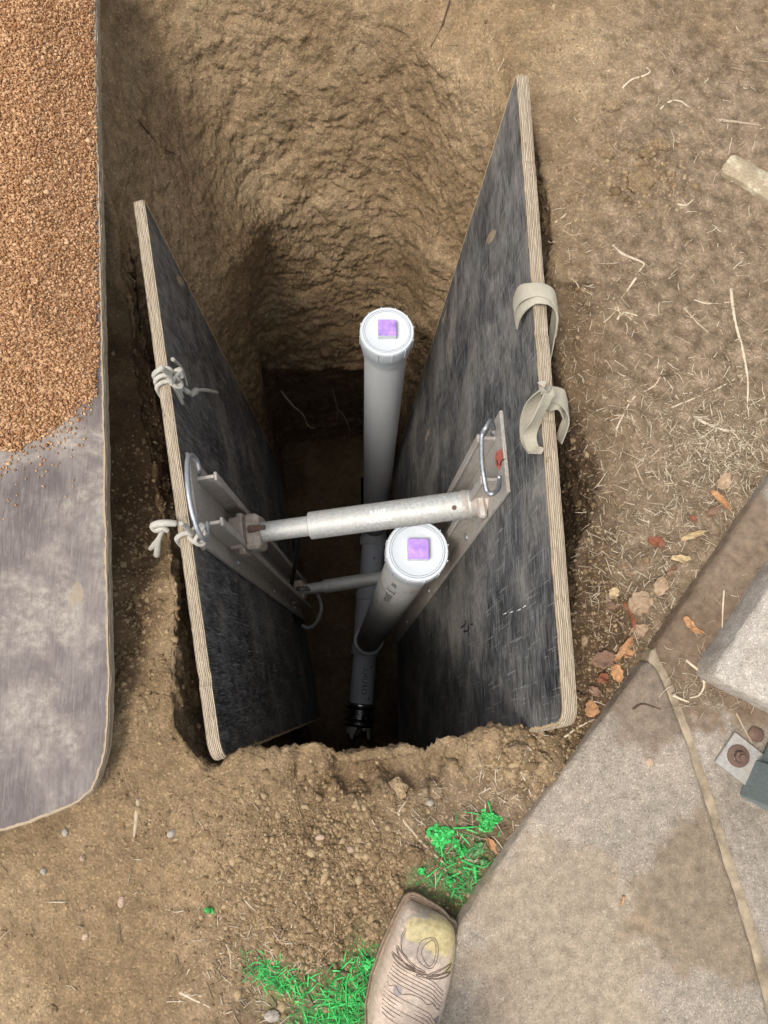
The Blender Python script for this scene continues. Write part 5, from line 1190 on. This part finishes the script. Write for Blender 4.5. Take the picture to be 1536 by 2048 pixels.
clump(975, 1640, 19, 130, GREENP, 'round green painted weed farthest from the boot')
clump(958, 1697, 11, 26, GREENQ, 'dull green weed leaf left of the orange leaf', .006); clump(966, 1722, 8, 12, GREENQ, 'small dull weed leaf below the other dull one', .005)
clump(922, 1702, 9, 24, GREENP, 'small bright weed between the two dense ones'); clump(911, 1686, 8, 18, GREENP, 'tiny bright weed right of the brightest clump'); clump(899, 1758, 8, 20, GREENP, 'bright weed near the toe of the boot'); clump(842, 1740, 7, 10, GREENP, 'lone little painted weed above the toe of the boot'); clump(735, 1925, 12, 40, GREENP, 'leafy painted weed against the left side of the boot'); clump(418, 1818, 6, 12, GREENP, 'tiny painted sprout alone on the bare soil')
def stalk(pts, w, label):
    m = MB(); q = [gp(x, y, .0006) + V(0, 0, .004) for x, y in pts]; m.add(*tube(smooth_path(q, 5), [w / 1250, w / 2000], 6)); o = m.build('painted_stalk', GREENP); tag(o, label, 'stalk', 'grass stalks sprayed fluorescent green')
stalk([(922, 1718), (945, 1728), (968, 1732), (980, 1722)], 2.2, 'long painted stalk curving below the dull weed leaf'); stalk([(948, 1730), (950, 1748), (951, 1764)], 4, 'thick upright painted stalk below the curved one'); stalk([(906, 1655), (930, 1654), (958, 1652)], 2, 'thin painted runner joining the two dense weeds'); stalk([(976, 1603), (980, 1620), (988, 1638)], 1.8, 'painted blade above the round weed'); stalk([(968, 1756), (964, 1775), (958, 1788)], 2.4, 'painted stalk nearest the slab edge'); stalk([(697, 2045), (693, 2000), (694, 1958), (712, 1915)], 2.2, 'tall painted blade left of the boot')

# small marks on the tall sheet
def sheet_marks():
    chalk = m_plain('chalk', (.55, .54, .50), .9)
    for q in ([(1006, 1229), (1012, 1226)], [(1018, 1226), (1025, 1223)], [(1034, 1222), (1041, 1218)], [(1046, 1215), (1051, 1211)]):
        m = MB(); m.add(*tube(smooth_path([RB.on(a, b, .0006) for a, b in q], 3), [.0010, .0015, .0008], 6))
        o = m.build('chalk_dash', chalk, rb); o.matrix_parent_inverse = Matrix.Identity(4)
    m = MB()
    for q in ([(931, 1241), (931, 1248), (923, 1255)], [(937, 1252), (938, 1259), (934, 1262), (928, 1263)], [(942, 1249), (946, 1248)], [(937, 1266), (938, 1271)]):
        m.add(*tube(smooth_path([RB.on(a, b, .0006) for a, b in q], 4), .0018, 6))
    o = m.build('ink_marks', BLACKINK, rb); o.matrix_parent_inverse = Matrix.Identity(4)
sheet_marks()

# ------------------------------------------------------------------ light
w = bpy.data.worlds.new('World'); S.world = w; w.use_nodes = True; nt = w.node_tree
sky = nt.nodes.new('ShaderNodeTexSky'); sky.sky_type = 'NISHITA'; sky.sun_disc = False
EL, AZ = math.radians(66), math.radians(-128)   # azimuth from +Y towards +X
sky.sun_elevation = EL; sky.sun_rotation = AZ; sky.air_density = 1.2; sky.dust_density = 4.0; sky.ozone_density = .6
hs = nt.nodes.new('ShaderNodeHueSaturation'); hs.inputs['Saturation'].default_value = .35
bg = nt.nodes['Background']; bg.inputs[1].default_value = .13
bg.inputs[1].default_value = .15
nt.links.new(sky.outputs[0], hs.inputs['Color']); nt.links.new(hs.outputs[0], bg.inputs[0])
sl = bpy.data.lights.new('sun', 'SUN'); sl.energy = 1.2; sl.angle = math.radians(14); sl.color = (1, .95, .88)
so = bpy.data.objects.new('sun', sl); COL.objects.link(so)
sd = Vector((math.cos(EL) * math.sin(AZ), math.cos(EL) * math.cos(AZ), math.sin(EL))); so.rotation_euler = sd.to_track_quat('Z', 'Y').to_euler()
S.view_settings.view_transform = 'Standard'; S.view_settings.look = 'None'; S.view_settings.exposure = .62; S.view_settings.gamma = 1.0
S.render.engine = 'CYCLES'; S.cycles.max_bounces = 6; S.cycles.diffuse_bounces = 4
